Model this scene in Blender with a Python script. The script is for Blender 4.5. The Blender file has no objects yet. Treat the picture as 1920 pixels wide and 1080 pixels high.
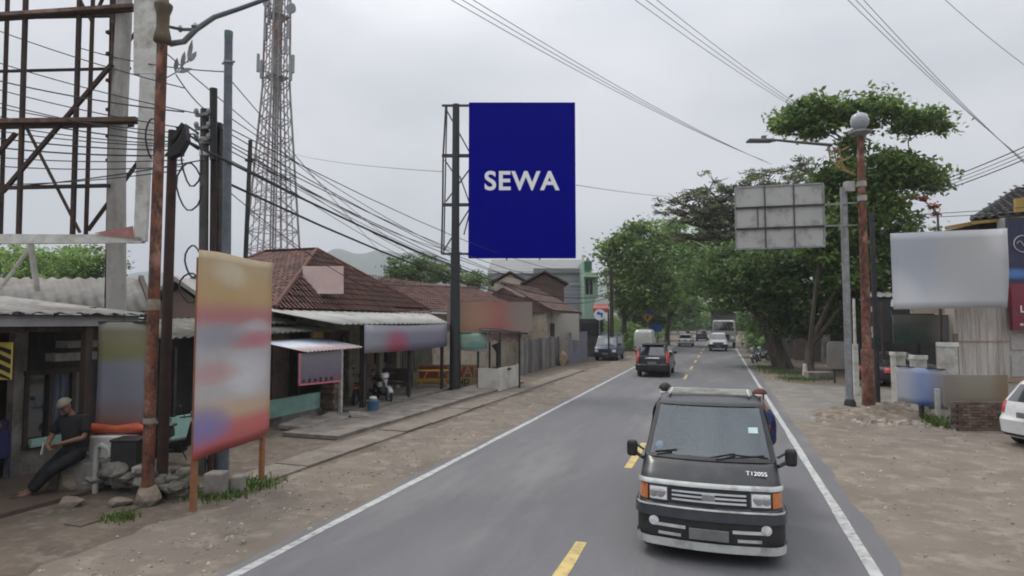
import bpy, bmesh, math, random
import numpy as np
from mathutils import Vector, Matrix, Euler
random.seed(7); rng = np.random.default_rng(7)
sc = bpy.context.scene; COL = sc.collection
V = Vector; R = math.radians
# ---------------- camera: road runs along +Y, camera 2.7 m up ----------------
F = 1150.; TH = math.atan(65/F); YAW = math.atan(390/math.hypot(F, 65)); H = 2.7
cam = bpy.data.cameras.new('camera'); co = bpy.data.objects.new('camera', cam); COL.objects.link(co)
co.location = (0, 0, H); co.rotation_euler = (math.pi/2+TH, 0, YAW)
cam.sensor_width = 36; cam.lens = 36*F/1920; cam.clip_end = 6000; cam.clip_start = .05
sc.camera = co
# ---------------- sky, sun, exposure ----------------
SUN_EL, SUN_AZ = R(58), R(-60)
w = bpy.data.worlds.new('World'); sc.world = w; w.use_nodes = True
nt = w.node_tree; N = nt.nodes; Lk = nt.links
bg = N['Background']; bg.inputs['Strength'].default_value = .1
sky = N.new('ShaderNodeTexSky'); sky.sky_type = 'NISHITA'; sky.sun_disc = False
sky.sun_elevation = SUN_EL; sky.sun_rotation = SUN_AZ; sky.dust_density = 4; sky.air_density = 1.5
tc = N.new('ShaderNodeTexCoord'); mp = N.new('ShaderNodeMapping'); mp.inputs['Scale'].default_value = (1, 1, 2.4)
Lk.new(tc.outputs['Generated'], mp.inputs[0])
nz = N.new('ShaderNodeTexNoise'); nz.inputs['Scale'].default_value = 1.7; nz.inputs['Detail'].default_value = 5; nz.inputs['Roughness'].default_value = .45
Lk.new(mp.outputs[0], nz.inputs['Vector'])
cr = N.new('ShaderNodeValToRGB'); cr.color_ramp.elements[0].position = .36; cr.color_ramp.elements[1].position = .66
cr.color_ramp.elements[0].color = (4.15, 4.25, 4.6, 1); cr.color_ramp.elements[1].color = (6.9, 6.9, 7.05, 1)
Lk.new(nz.outputs['Fac'], cr.inputs[0])
sp = N.new('ShaderNodeSeparateXYZ'); Lk.new(tc.outputs['Generated'], sp.inputs[0])
mr = N.new('ShaderNodeMapRange'); mr.interpolation_type = 'SMOOTHSTEP'; mr.inputs['From Min'].default_value = .3; mr.inputs['From Max'].default_value = 1
mr.inputs['To Min'].default_value = .92; mr.inputs['To Max'].default_value = 3.0
Lk.new(sp.outputs['Z'], mr.inputs['Value'])
vm = N.new('ShaderNodeVectorMath'); vm.operation = 'SCALE'; Lk.new(cr.outputs[0], vm.inputs[0]); Lk.new(mr.outputs[0], vm.inputs['Scale'])
mx = N.new('ShaderNodeMix'); mx.data_type = 'RGBA'; mx.inputs['Factor'].default_value = .88
Lk.new(sky.outputs[0], mx.inputs[6]); Lk.new(vm.outputs[0], mx.inputs[7]); Lk.new(mx.outputs[2], bg.inputs['Color'])
sl = bpy.data.lights.new('sun', 'SUN'); sl.energy = 1.0; sl.angle = R(14); sl.color = (1, .97, .92)
so = bpy.data.objects.new('sun', sl); COL.objects.link(so)
so.rotation_euler = (math.pi/2-SUN_EL, 0, math.pi-SUN_AZ)
sc.view_settings.view_transform = 'Standard'; sc.view_settings.look = 'None'
sc.view_settings.exposure = .4; sc.view_settings.gamma = 1
try: sc.cycles.filter_width = 1.9; sc.cycles.volume_bounces = 0; sc.cycles.max_bounces = 8
except Exception: pass
# ---------------- pixel -> place helpers ----------------
CY, SY = math.cos(YAW), math.sin(YAW)
def ray(px, py):
    r = px-960; u = 540-py
    fw = F*math.cos(TH)-u*math.sin(TH); up = u*math.cos(TH)+F*math.sin(TH)
    return V((r*CY-fw*SY, r*SY+fw*CY, up)), fw
def W(px, py, D):
    d, fw = ray(px, py); return V((0, 0, H))+d*(D/fw)
def G(px, py, z=0):
    d, fw = ray(px, py); return V((0, 0, H))+d*((z-H)/d.z)
def OX(px, py, X):
    d, fw = ray(px, py); return V((0, 0, H))+d*(X/d.x)
RT = V((CY, SY, 0)); FW = V((-SY, CY, 0)); UP = V((0, 0, 1))
def XY(px, D, z=0):
    p = W(px, 605, D); p.z = z; return p
# ---------------- objects ----------------
def T(o, label=None, cat=None, group=None, kind=None):
    if label: o['label'] = label
    if cat: o['category'] = cat
    if group: o['group'] = group
    if kind: o['kind'] = kind
    return o
def thing(name, label, cat, loc, rz=0, group=None):
    o = bpy.data.objects.new(name, None); COL.objects.link(o); o.empty_display_size = .2
    o.location = loc; o.rotation_euler = (0, 0, rz); return T(o, label, cat, group)
def rootmat(p):
    while p.parent: p = p.parent
    return Matrix.Translation(p.location) @ p.rotation_euler.to_matrix().to_4x4()
def copy_tree(o, parent=None):
    c = o.copy(); COL.objects.link(c); c.parent = parent
    for ch in [x for x in COL.objects if x.parent == o]: copy_tree(ch, c)
    return c
def again(o, loc, rz=0, label=None, s=None):
    c = copy_tree(o); c.location = loc; c.rotation_euler = (0, 0, rz)
    if label: c['label'] = label
    if s: c.scale = (s, s, s)
    return c
class MB:
    def __init__(s): s.v = []; s.f = []
    def add(s, vs, fs):
        k = len(s.v); s.v += [V(p) for p in vs]; s.f += [tuple(i+k for i in f) for f in fs]; return s
    def box(s, c, d, rz=0, m=None):
        x, y, z = d[0]/2, d[1]/2, d[2]/2
        M = m if m else Matrix.Rotation(rz, 3, 'Z')
        ps = [V(c)+M @ V((a*x, b*y, e*z)) for e in (-1, 1) for a, b in ((-1, -1), (1, -1), (1, 1), (-1, 1))]
        return s.add(ps, [(3, 2, 1, 0), (4, 5, 6, 7), (0, 1, 5, 4), (1, 2, 6, 5), (2, 3, 7, 6), (3, 0, 4, 7)])
    def bar(s, a, b, wd, h=None):
        a = V(a); b = V(b); h = h or wd; d = b-a
        if d.length < 1e-5: return s
        q = d.to_track_quat('Z', 'Y').to_matrix()
        return s.box((a+b)/2, (wd, h, d.length), m=q)
    def tube(s, pts, r, n=8, cap=True):
        pts = [V(p) for p in pts]; rs = r if isinstance(r, (list, tuple)) else [r]*len(pts)
        k = len(s.v); up = None
        for i, p in enumerate(pts):
            d = (pts[min(i+1, len(pts)-1)]-pts[max(i-1, 0)]).normalized()
            if up is None: up = d.orthogonal().normalized()
            up = (up-d*up.dot(d))
            up = up.normalized() if up.length > 1e-6 else d.orthogonal().normalized()
            q = d.cross(up)
            for j in range(n):
                a = 2*math.pi*j/n; s.v.append(p+(up*math.cos(a)+q*math.sin(a))*rs[i])
        for i in range(len(pts)-1):
            for j in range(n):
                a = k+i*n+j; b = k+i*n+(j+1) % n; s.f.append((a, b, b+n, a+n))
        if cap: s.f.append(tuple(k+j for j in range(n))[::-1]); s.f.append(tuple(k+(len(pts)-1)*n+j for j in range(n)))
        return s
    def lathe(s, prof, c, n=20, axis='Z'):
        k = len(s.v); c = V(c)
        for r, z in prof:
            for j in range(n):
                a = 2*math.pi*j/n; x, y = r*math.cos(a), r*math.sin(a)
                s.v.append(c+(V((x, y, z)) if axis == 'Z' else V((z, x, y)) if axis == 'X' else V((y, z, x))))
        for i in range(len(prof)-1):
            for j in range(n):
                a = k+i*n+j; b = k+i*n+(j+1) % n; s.f.append((a, b, b+n, a+n))
        s.f.append(tuple(k+j for j in range(n))[::-1]); s.f.append(tuple(k+(len(prof)-1)*n+j for j in range(n)))
        return s
    def prism(s, poly, t):
        poly = [V(p) for p in poly]; t = V(t); n = len(poly)
        return s.add(poly+[p+t for p in poly], [tuple(range(n))[::-1], tuple(range(n, 2*n))]+[(i, (i+1) % n, (i+1) % n+n, i+n) for i in range(n)])
    def quad(s, a, b, c, d): return s.add([a, b, c, d], [(0, 1, 2, 3)])
    def grid(s, fn, nu, nv):
        k = len(s.v)
        for j in range(nv+1):
            for i in range(nu+1): s.v.append(V(fn(i/nu, j/nv)))
        for j in range(nv):
            for i in range(nu):
                a = k+j*(nu+1)+i; s.f.append((a, a+1, a+nu+2, a+nu+1))
        return s
    def rock(s, c, r, sd=0, sq=(1, 1, .7)):
        rd = random.Random(sd*7.31+r)
        bm = bmesh.new(); bmesh.ops.create_icosphere(bm, subdivisions=2, radius=1)
        ph = [rd.uniform(0, 6) for _ in range(6)]
        fl = [(V((rd.gauss(0, 1), rd.gauss(0, 1), rd.gauss(0, 1))).normalized(), rd.uniform(.45, .8)) for _ in range(9)]
        for v in bm.verts:
            p = v.co.copy()
            for n_, d_ in fl:
                e = p.dot(n_)-d_
                if e > 0: p -= n_*e*.95
            p *= 1.25
            v.co = V(c)+V((p.x*sq[0], p.y*sq[1], p.z*sq[2]))*r
        k = len(s.v)
        for i, v in enumerate(bm.verts): v.index = i; s.v.append(v.co.copy())
        for f in bm.faces: s.f.append(tuple(v.index+k for v in f.verts))
        bm.free(); return s
    def each(s, name, m, parent, **kw):
        par = list(range(len(s.v)))
        def fd(i):
            while par[i] != i: par[i] = par[par[i]]; i = par[i]
            return i
        for f in s.f:
            for i in f[1:]: par[fd(i)] = fd(f[0])
        g = {}
        for f in s.f: g.setdefault(fd(f[0]), []).append(f)
        out = []
        for fs in g.values():
            ids = sorted({i for f in fs for i in f}); mp_ = {i: k for k, i in enumerate(ids)}
            b = MB(); b.v = [s.v[i] for i in ids]; b.f = [tuple(mp_[i] for i in f) for f in fs]; out.append(b.build(name, m, parent, **kw))
        return out
    def build(s, name, m, parent=None, local=False, smooth=False, bevel=0, tag=None, loc=None):
        me = bpy.data.meshes.new(name); vs = s.v
        o = bpy.data.objects.new(name, me); COL.objects.link(o)
        if parent:
            if not local:
                M = rootmat(parent).inverted(); vs = [M @ v for v in vs]
            o.parent = parent
        else:
            if loc is None:
                xs = [v.x for v in vs]; ys = [v.y for v in vs]
                loc = V(((min(xs)+max(xs))/2, (min(ys)+max(ys))/2, min(v.z for v in vs)))
            vs = [v-V(loc) for v in vs]; o.location = loc
        me.from_pydata([tuple(v) for v in vs], [], s.f); me.validate(); me.update()
        for mm in (m if isinstance(m, (list, tuple)) else [m]): me.materials.append(mm)
        if smooth:
            me.polygons.foreach_set('use_smooth', [True]*len(me.polygons))
            try: me.set_sharp_from_angle(angle=R(smooth if smooth > 1 else 40))
            except Exception: pass
        if bevel:
            b = o.modifiers.new('bevel', 'BEVEL'); b.width = bevel; b.segments = 2; b.limit_method = 'ANGLE'; b.angle_limit = R(40)
        if tag: T(o, *tag)
        return o
# ---------------- materials ----------------
MC = {}
def mat(name, c1, c2=None, rough=.8, scale=6., metal=0, bump=0., bscale=40., coat=0, detail=6, lo=.38, hi=.62, stretch=(1, 1, 1), spec=.4, island=0, c3=None, s3=1.5):
    if name in MC: return MC[name]
    m = bpy.data.materials.new(name); m.use_nodes = True; n = m.node_tree.nodes; l = m.node_tree.links
    b = n['Principled BSDF']; b.inputs['Roughness'].default_value = rough; b.inputs['Metallic'].default_value = metal
    b.inputs['Specular IOR Level'].default_value = spec; b.inputs['Coat Weight'].default_value = coat; b.inputs['Coat Roughness'].default_value = .06
    tcn = n.new('ShaderNodeTexCoord'); mpn = n.new('ShaderNodeMapping'); mpn.inputs['Scale'].default_value = stretch
    l.new(tcn.outputs['Object'], mpn.inputs[0])
    c2 = c2 or tuple(x*.78 for x in c1)
    t = n.new('ShaderNodeTexNoise'); t.inputs['Scale'].default_value = scale; t.inputs['Detail'].default_value = detail; t.inputs['Roughness'].default_value = .6
    l.new(mpn.outputs[0], t.inputs['Vector'])
    r_ = n.new('ShaderNodeValToRGB'); r_.color_ramp.elements[0].position = lo; r_.color_ramp.elements[1].position = hi
    r_.color_ramp.elements[0].color = (*c1, 1); r_.color_ramp.elements[1].color = (*c2, 1)
    l.new(t.outputs['Fac'], r_.inputs[0]); out = r_.outputs[0]
    if c3:
        t3 = n.new('ShaderNodeTexNoise'); t3.inputs['Scale'].default_value = s3; t3.inputs['Detail'].default_value = 8; t3.inputs['Roughness'].default_value = .65
        l.new(mpn.outputs[0], t3.inputs['Vector'])
        r3 = n.new('ShaderNodeMapRange'); r3.inputs['From Min'].default_value = .5; r3.inputs['From Max'].default_value = .66; l.new(t3.outputs['Fac'], r3.inputs['Value'])
        m3 = n.new('ShaderNodeMix'); m3.data_type = 'RGBA'; l.new(r3.outputs[0], m3.inputs['Factor']); l.new(out, m3.inputs[6]); m3.inputs[7].default_value = (*c3, 1); out = m3.outputs[2]
    if island:
        g = n.new('ShaderNodeNewGeometry'); hs = n.new('ShaderNodeHueSaturation')
        mrr = n.new('ShaderNodeMapRange'); mrr.inputs['To Min'].default_value = 1-island; mrr.inputs['To Max'].default_value = 1+island
        l.new(g.outputs['Random Per Island'], mrr.inputs['Value']); l.new(mrr.outputs[0], hs.inputs['Value']); l.new(out, hs.inputs['Color']); out = hs.outputs[0]
    l.new(out, b.inputs['Base Color'])
    if bump:
        t2 = n.new('ShaderNodeTexNoise'); t2.inputs['Scale'].default_value = bscale; t2.inputs['Detail'].default_value = 6; l.new(mpn.outputs[0], t2.inputs['Vector'])
        bu = n.new('ShaderNodeBump'); bu.inputs['Strength'].default_value = bump; bu.inputs['Distance'].default_value = .03
        l.new(t2.outputs['Fac'], bu.inputs['Height']); l.new(bu.outputs[0], b.inputs['Normal'])
    MC[name] = m; return m
def leafmat(name, c1, c2, tr=.36):
    if name in MC: return MC[name]
    m = mat(name, tuple(x*2.6 for x in c1), tuple(x*2.6 for x in c2), rough=.55, scale=.9, detail=3, island=.45, spec=.3)
    n = m.node_tree.nodes; l = m.node_tree.links; b = n['Principled BSDF']
    src = b.inputs['Base Color'].links[0].from_socket
    t = n.new('ShaderNodeBsdfTranslucent'); l.new(src, t.inputs['Color'])
    mxs = n.new('ShaderNodeMixShader'); mxs.inputs[0].default_value = tr
    l.new(b.outputs[0], mxs.inputs[1]); l.new(t.outputs[0], mxs.inputs[2]); l.new(mxs.outputs[0], n['Material Output'].inputs[0])
    return m
def signmat(name, stops, patches=(), rough=.55, axis='Z', dirt=.25, pa='X'):
    """printed sheet: bands along the height, soft patches of other ink on top, a little dirt"""
    m = bpy.data.materials.new(name); m.use_nodes = True; n = m.node_tree.nodes; l = m.node_tree.links
    b = n['Principled BSDF']; b.inputs['Roughness'].default_value = rough
    tcn = n.new('ShaderNodeTexCoord'); s_ = n.new('ShaderNodeSeparateXYZ'); l.new(tcn.outputs['Generated'], s_.inputs[0])
    r_ = n.new('ShaderNodeValToRGB'); e = r_.color_ramp.elements
    r_.color_ramp.interpolation = 'EASE'
    e[0].position = stops[0][0]; e[0].color = (*stops[0][1], 1); e[1].position = stops[-1][0]; e[1].color = (*stops[-1][1], 1)
    for p, c in stops[1:-1]: q = e.new(p); q.color = (*c, 1)
    l.new(s_.outputs[axis], r_.inputs[0]); out = r_.outputs[0]
    for cx, cz, rx, rz, c in patches:
        def ax(sock, c0, r0):
            a = n.new('ShaderNodeMath'); a.operation = 'SUBTRACT'; l.new(sock, a.inputs[0]); a.inputs[1].default_value = c0
            d = n.new('ShaderNodeMath'); d.operation = 'DIVIDE'; l.new(a.outputs[0], d.inputs[0]); d.inputs[1].default_value = r0
            q = n.new('ShaderNodeMath'); q.operation = 'MULTIPLY'; l.new(d.outputs[0], q.inputs[0]); l.new(d.outputs[0], q.inputs[1]); return q
        A = ax(s_.outputs[pa], cx, rx*1.35); B = ax(s_.outputs['Z'], cz, rz*1.35)
        ad = n.new('ShaderNodeMath'); ad.operation = 'ADD'; l.new(A.outputs[0], ad.inputs[0]); l.new(B.outputs[0], ad.inputs[1])
        mrr = n.new('ShaderNodeMapRange'); mrr.interpolation_type = 'SMOOTHSTEP'; mrr.inputs['From Min'].default_value = 1.3; mrr.inputs['From Max'].default_value = -.35
        l.new(ad.outputs[0], mrr.inputs['Value'])
        mm = n.new('ShaderNodeMix'); mm.data_type = 'RGBA'; l.new(mrr.outputs[0], mm.inputs['Factor']); l.new(out, mm.inputs[6]); mm.inputs[7].default_value = (*c, 1); out = mm.outputs[2]
    t = n.new('ShaderNodeTexNoise'); t.inputs['Scale'].default_value = 5; t.inputs['Detail'].default_value = 7; l.new(tcn.outputs['Object'], t.inputs['Vector'])
    mrr = n.new('ShaderNodeMapRange'); mrr.inputs['From Min'].default_value = .5; mrr.inputs['From Max'].default_value = .75; mrr.inputs['To Max'].default_value = dirt; l.new(t.outputs['Fac'], mrr.inputs['Value'])
    mm = n.new('ShaderNodeMix'); mm.data_type = 'RGBA'; l.new(mrr.outputs[0], mm.inputs['Factor']); l.new(out, mm.inputs[6]); mm.inputs[7].default_value = (.25, .23, .2, 1)
    l.new(mm.outputs[2], b.inputs['Base Color']); return m
RUST = mat('rusty_paint', (.13, .055, .038), (.075, .04, .03), .85, 5, bump=.5, bscale=30, c3=(.3, .19, .14), s3=2.2, stretch=(1, 1, .45))
RUSTD = mat('dark_rust', (.04, .03, .026), (.07, .038, .03), .85, 6, bump=.4, c3=(.028, .025, .025))
RUSTO = mat('orange_rust', (.19, .075, .042), (.07, .038, .031), .85, 7, lo=.43, hi=.57, bump=.6, c3=(.34, .19, .145), s3=3.6, stretch=(1.2, 1.2, .65))
CONC = mat('concrete_pole', (.42, .41, .38), (.3, .29, .27), .9, 3, bump=.3, c3=(.2, .18, .16), s3=1.4, stretch=(1, 1, .35))
CONCD = mat('dark_concrete', (.1, .1, .095), (.065, .065, .062), .9, 4, bump=.3, c3=(.14, .13, .12))
BLKM = mat('black_steel', (.035, .036, .04), (.022, .022, .024), .6, 8, c3=(.07, .055, .045))
STEELB = mat('bluegrey_steel', (.13, .15, .18), (.09, .105, .13), .5, 5, c3=(.2, .2, .2))
GALV = mat('galvanised_steel', (.3, .31, .32), (.22, .23, .24), .5, 8, metal=.3, c3=(.2, .17, .14))
WHT = mat('weathered_white', (.62, .62, .58), (.5, .5, .46), .7, 5, c3=(.34, .31, .27), s3=2)
CABLE = mat('cable_rubber', (.03, .03, .032), (.045, .045, .047), .7)
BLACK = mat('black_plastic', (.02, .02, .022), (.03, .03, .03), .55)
RUBBER = mat('tyre_rubber', (.022, .022, .022), (.04, .038, .035), .9, 12)
CHROME = mat('chrome_trim', (.72, .73, .74), (.6, .6, .6), .16, metal=1)
GREYPL = mat('grey_plastic', (.2, .2, .2), (.15, .15, .15), .5)
GLASSD = mat('dark_glass', (.02, .025, .028), (.035, .04, .042), .04, 2, coat=1, spec=.8)
LENS = mat('clear_lens', (.6, .62, .63), (.8, .8, .8), .08, 30, coat=1)
REDL = mat('red_lens', (.45, .02, .025), (.6, .06, .06), .15, 20, coat=1)
AMBL = mat('amber_lens', (.6, .2, .06), (.5, .15, .045), .2, 20, coat=1)
SKIN = mat('skin', (.2, .105, .065), (.17, .085, .055), .55, 10)
HAIR = mat('black_hair', (.012, .011, .011), (.02, .018, .017), .6, 30)
WOODD = mat('dark_timber', (.07, .05, .038), (.04, .03, .025), .85, 5, bump=.4, stretch=(1, 1, .2))
WOODG = mat('grey_boards', (.2, .19, .175), (.11, .1, .095), .9, 4, bump=.4, stretch=(6, 6, .3), c3=(.28, .27, .26), island=.3)
PLASTER = mat('cream_plaster', (.5, .44, .34), (.42, .36, .28), .9, 3, bump=.15, c3=(.28, .24, .19), s3=1.2)
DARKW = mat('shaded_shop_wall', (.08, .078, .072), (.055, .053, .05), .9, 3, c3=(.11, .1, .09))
def textmesh(s, size, m, parent, M, name='lettering', bold=.0, local=False, ext=.004, align='CENTER', sx=1.):
    cu = bpy.data.curves.new(name, 'FONT'); cu.body = s; cu.size = size; cu.align_x = align; cu.align_y = 'CENTER'; cu.extrude = ext; cu.offset = bold; cu.space_character = 1+bold*4
    t = bpy.data.objects.new('tmp', cu); COL.objects.link(t)
    me = bpy.data.meshes.new_from_object(t.evaluated_get(bpy.context.evaluated_depsgraph_get()))
    bpy.data.objects.remove(t); o = bpy.data.objects.new(name, me); COL.objects.link(o); me.materials.clear(); me.materials.append(m)
    P = M if local else rootmat(parent).inverted() @ M
    me.transform(P @ Matrix.Diagonal((sx, 1, 1, 1))); o.parent = parent; return o
def frame(o, x, z):   # matrix with local x along x, local y along z (text plane), at o
    x = V(x).normalized(); z = V(z).normalized(); y = z; n = x.cross(y)
    M = Matrix((x, y, n)).transposed().to_4x4(); M.translation = V(o); return M
def panel_pts(px0, py0, px1, py1, D, rz=0):
    """upright rectangle facing the viewpoint side: returns origin(bottom-left), width vec, height"""
    a = W(px0, py1, D); b = W(px1, py1, D); c = W(px0, py0, D); b.z = a.z
    return a, b-a, c.z-a.z
def board(mb, a, wv, h, t=.04, back=FW):
    a = V(a); wv = V(wv); n = wv.cross(UP).normalized()*-1
    return mb.prism([a, a+wv, a+wv+V((0, 0, h)), a+V((0, 0, h))], n*t)
# ================= SETTING =================
def st(o): return T(o, kind='structure')
GRAV = mat('gravel_dirt', (.198, .168, .134), (.132, .111, .088), .95, .8, bump=.6, bscale=30, detail=12, lo=.3, hi=.7, c3=(.242, .208, .168), s3=2.2)
DIRT = mat('packed_dirt', (.128, .1, .075), (.09, .07, .053), .95, 1.6, bump=.5, bscale=14, detail=10, c3=(.17, .145, .12), s3=4)
ASPH = mat('asphalt', (.142, .141, .146), (.118, .118, .123), .8, .8, stretch=(1, .22, 1), bump=.35, bscale=90, detail=12, c3=(.175, .172, .17), s3=.7, spec=.35)
ASPH2 = mat('dusty_asphalt', (.2, .185, .165), (.15, .142, .13), .9, .7, bump=.4, bscale=60, detail=12, c3=(.25, .225, .19), s3=1.3)
LINEW = mat('worn_white_line', (.47, .47, .45), (.36, .36, .35), .85, 4, c3=(.22, .22, .22), s3=9)
LINEY = mat('worn_yellow_line', (.55, .42, .16), (.46, .35, .14), .8, 4, c3=(.3, .24, .13), s3=4)
SLAB = mat('concrete_slab', (.27, .25, .22), (.2, .185, .16), .92, 2, bump=.4, c3=(.15, .13, .11), s3=2.5)
m = MB(); m.grid(lambda u, v: (-2500+5000*u, -800+5200*v, 0), 10, 10); st(m.build('ground', DIRT, loc=(0, 0, 0)))
def strip(fn_l, fn_r, y0, y1, z, name, m_, step=.35, far=60):
    mb = MB(); ys = []; y = y0
    while y < y1: ys.append(y); y += step if y < far else step*8
    ys.append(y1); k = 0
    for y in ys: mb.v += [V((fn_l(y), y, z)), V((fn_r(y), y, z))]
    for i in range(len(ys)-1): mb.f.append((2*i, 2*i+1, 2*i+3, 2*i+2))
    return st(mb.build(name, m_, loc=(0, 0, 0)))
def jag(y, s, a): return a*(math.sin(y*1.7+s)+.6*math.sin(y*4.3+s*2)+.5*math.sin(y*9.1+s*3))
strip(lambda y: -7.1+jag(y, 1, .12), lambda y: -4.5, -8, 130, .004, 'gravel_shoulder', GRAV)
strip(lambda y: 1.2, lambda y: 16 if y < 24.5 else 2.9+jag(y, 3, .2), -8, 130, .004, 'gravel_verge', GRAV)
strip(lambda y: -5.12+jag(y, 0, .04), lambda y: 1.84+jag(y, 5, .035), -8, 420, .012, 'road', ASPH)
# side road that leaves to the right
mb = MB(); n = 26; k = 0
for i in range(n+1):
    x = 1.7+i*1.0; a = .15*math.sin(i*1.3); wd = max(0, 2.2-i*.5)
    mb.v += [V((x, 20.6-wd*.9+a-.5*(i > 6), .008)), V((x, 28.6+wd+.2*math.sin(i*2.1), .008))]
for i in range(n): mb.f.append((2*i, 2*i+2, 2*i+3, 2*i+1))
st(mb.build('side_road', ASPH2, loc=(0, 0, 0)))
wob = lambda y, s: .006*math.sin(y*1.1+s)+.004*math.sin(y*3+s)
def lineseg(mb, xc, wd, y0, y1, z=.017, step=.3):
    n = max(1, int((y1-y0)/step)); k = len(mb.v)
    for i in range(n+1):
        y = y0+(y1-y0)*i/n; mb.v += [V((xc-wd/2+wob(y, xc), y, z)), V((xc+wd/2+wob(y, xc+2), y, z))]
    for i in range(n): a = k+2*i; mb.f.append((a, a+1, a+3, a+2))
mb = MB(); lineseg(mb, -4.95, .13, -6, 200); st(mb.build('road_edge_line', LINEW, loc=(0, 0, 0)))
mb = MB(); lineseg(mb, 1.53, .13, -6, 200); st(mb.build('road_edge_line', LINEW, loc=(0, 0, 0)))
mb = MB()
for a, b in ((-4, -1.5), (.6, 3.1), (5.2, 7.55), (11.6, 14.1), (17.6, 20.2), (24, 26.6), (30.5, 33.2), (37, 39.6), (43.4, 46)): lineseg(mb, -1.66, .14, a, b)
y = 50
while y < 190: lineseg(mb, -1.66, .14, y, y+2.7); y += 6.5
st(mb.build('centre_line', LINEY, loc=(0, 0, 0)))
# pavement and lined ditch on the left
def slabs(x0, x1, y0, y1, z, name, m_, L=1.4):
    mb = MB(); y = y0
    while y < y1:
        l = L*random.uniform(.85, 1.15); dz = random.uniform(-.015, .015)
        mb.box(((x0+x1)/2+random.uniform(-.02, .02), y+l/2, z/2+dz), (x1-x0, l-.02, z)); y += l
    return st(mb.build(name, m_, bevel=.012, loc=(0, 0, 0)))
slabs(-8.05, -7.3, 8.4, 34, .05, 'pavement_edge', mat('dusty_slab', (.2, .172, .14), (.15, .128, .104), .95, 1.3, bump=.5, detail=10, c3=(.23, .205, .172), s3=2.5))
slabs(-9.9, -8.35, 12.2, 24, .1, 'pavement', mat('old_pavement', (.24, .215, .185), (.16, .14, .12), .93, 1.5, bump=.5, c3=(.12, .105, .09), s3=2), 2.2)
mb = MB(); mb.box((-8.2, 18, -.02+.03), (.3, 24, .02)); st(mb.build('ditch', DIRT, loc=(0, 0, 0)))
# scattered stones, one uncountable mass
def scatter(name, area, n, r0, r1, m_):
    mb = MB(); ang = 0
    for i in range(n):
        x, y = area(); r = random.uniform(r0, r1)*random.choice((.5, .7, 1, 1.2))
        k = len(mb.v); a = random.uniform(0, 6); c = V((x, y, r*.2+.008)); h = r*random.uniform(.5, .8)
        for j in range(5):
            b = a+j*1.256; q = r*random.uniform(.7, 1.2); mb.v.append(c+V((q*math.cos(b), q*math.sin(b), -r*.3)))
        for j in range(5):
            b = a+.5+j*1.256; q = r*random.uniform(.4, .7); mb.v.append(c+V((q*math.cos(b), q*math.sin(b), h*.6)))
        for j in range(5): mb.f += [(k+j, k+(j+1) % 5, k+5+j), (k+(j+1) % 5, k+5+(j+1) % 5, k+5+j)]
        mb.f.append(tuple(k+5+j for j in range(5)))
    return T(mb.build(name, m_, loc=(0, 0, 0)), 'loose stones and litter scattered over '+name.replace('_', ' '), 'stones', kind='stuff')
STONE = mat('pale_stone', (.34, .305, .26), (.25, .22, .185), .95, 8, bump=.4, island=.35)
scatter('roadside_gravel', lambda: (random.triangular(-7.4, -5.05, -6.2), 3.5+26*random.random()**1.6), 1100, .01, .03, STONE)
scatter('verge_gravel', lambda: (random.uniform(1.95, 7), 6+15*random.random()), 750, .01, .03, STONE)
scatter('roadside_litter', lambda: (random.choice((-5.25, -5.4, -5.8, 2.15, 2.4))+random.gauss(0, .12), 4+22*random.random()**1.4), 90, .02, .055, mat('pale_litter', (.42, .38, .31), (.3, .26, .2), .9, 6, island=.3))
scatter('verge_rubble', lambda: (random.gauss(4.6, .7), random.gauss(19.3, .5)), 150, .04, .13, STONE)
def grass(name, spots, n, h, m_):
    mb = MB()
    for i in range(n):
        cx, cy, r = random.choice(spots); x, y = random.gauss(cx, r), random.gauss(cy, r); a = random.uniform(0, 6.28); hh = h*random.uniform(.4, 1.2); b = random.uniform(.1, .7)*hh
        dx, dy = math.cos(a), math.sin(a); p = V((x, y, 0)); s = V((-dy, dx, 0))*.012
        mb.add([p-s, p+s, p+V((dx*b*.4, dy*b*.4, hh*.7))+s*.7, p+V((dx*b, dy*b, hh))], [(0, 1, 2, 3)])
    return T(mb.build(name, m_, loc=(0, 0, 0)), 'patches of short green grass and weeds at the roadside', 'grass', kind='stuff')
GRASS = mat('grass_blade', (.07, .13, .025), (.11, .16, .04), .7, 3, island=.4)
GX = [(*G(px, py)[:2], r) for px, py, r in ((455, 915, .22), (490, 905, .2), (425, 930, .15), (225, 972, .1), (450, 916, .2), (395, 930, .2), (480, 908, .18), (470, 912, .2), (180, 915, .08), (600, 800, .3), (660, 792, .2))]
grass('grass_patch', GX, 2600, .085, GRASS)
GX2 = [(*G(px, py)[:2], r) for px, py, r in ((1470, 700, .6), (1500, 712, .5), (1440, 690, .7), (1420, 672, .6))]
T(grass('verge_grass', GX2, 2600, .14, GRASS), 'thin grass and weeds on the right hand verge under the trees')
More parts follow.
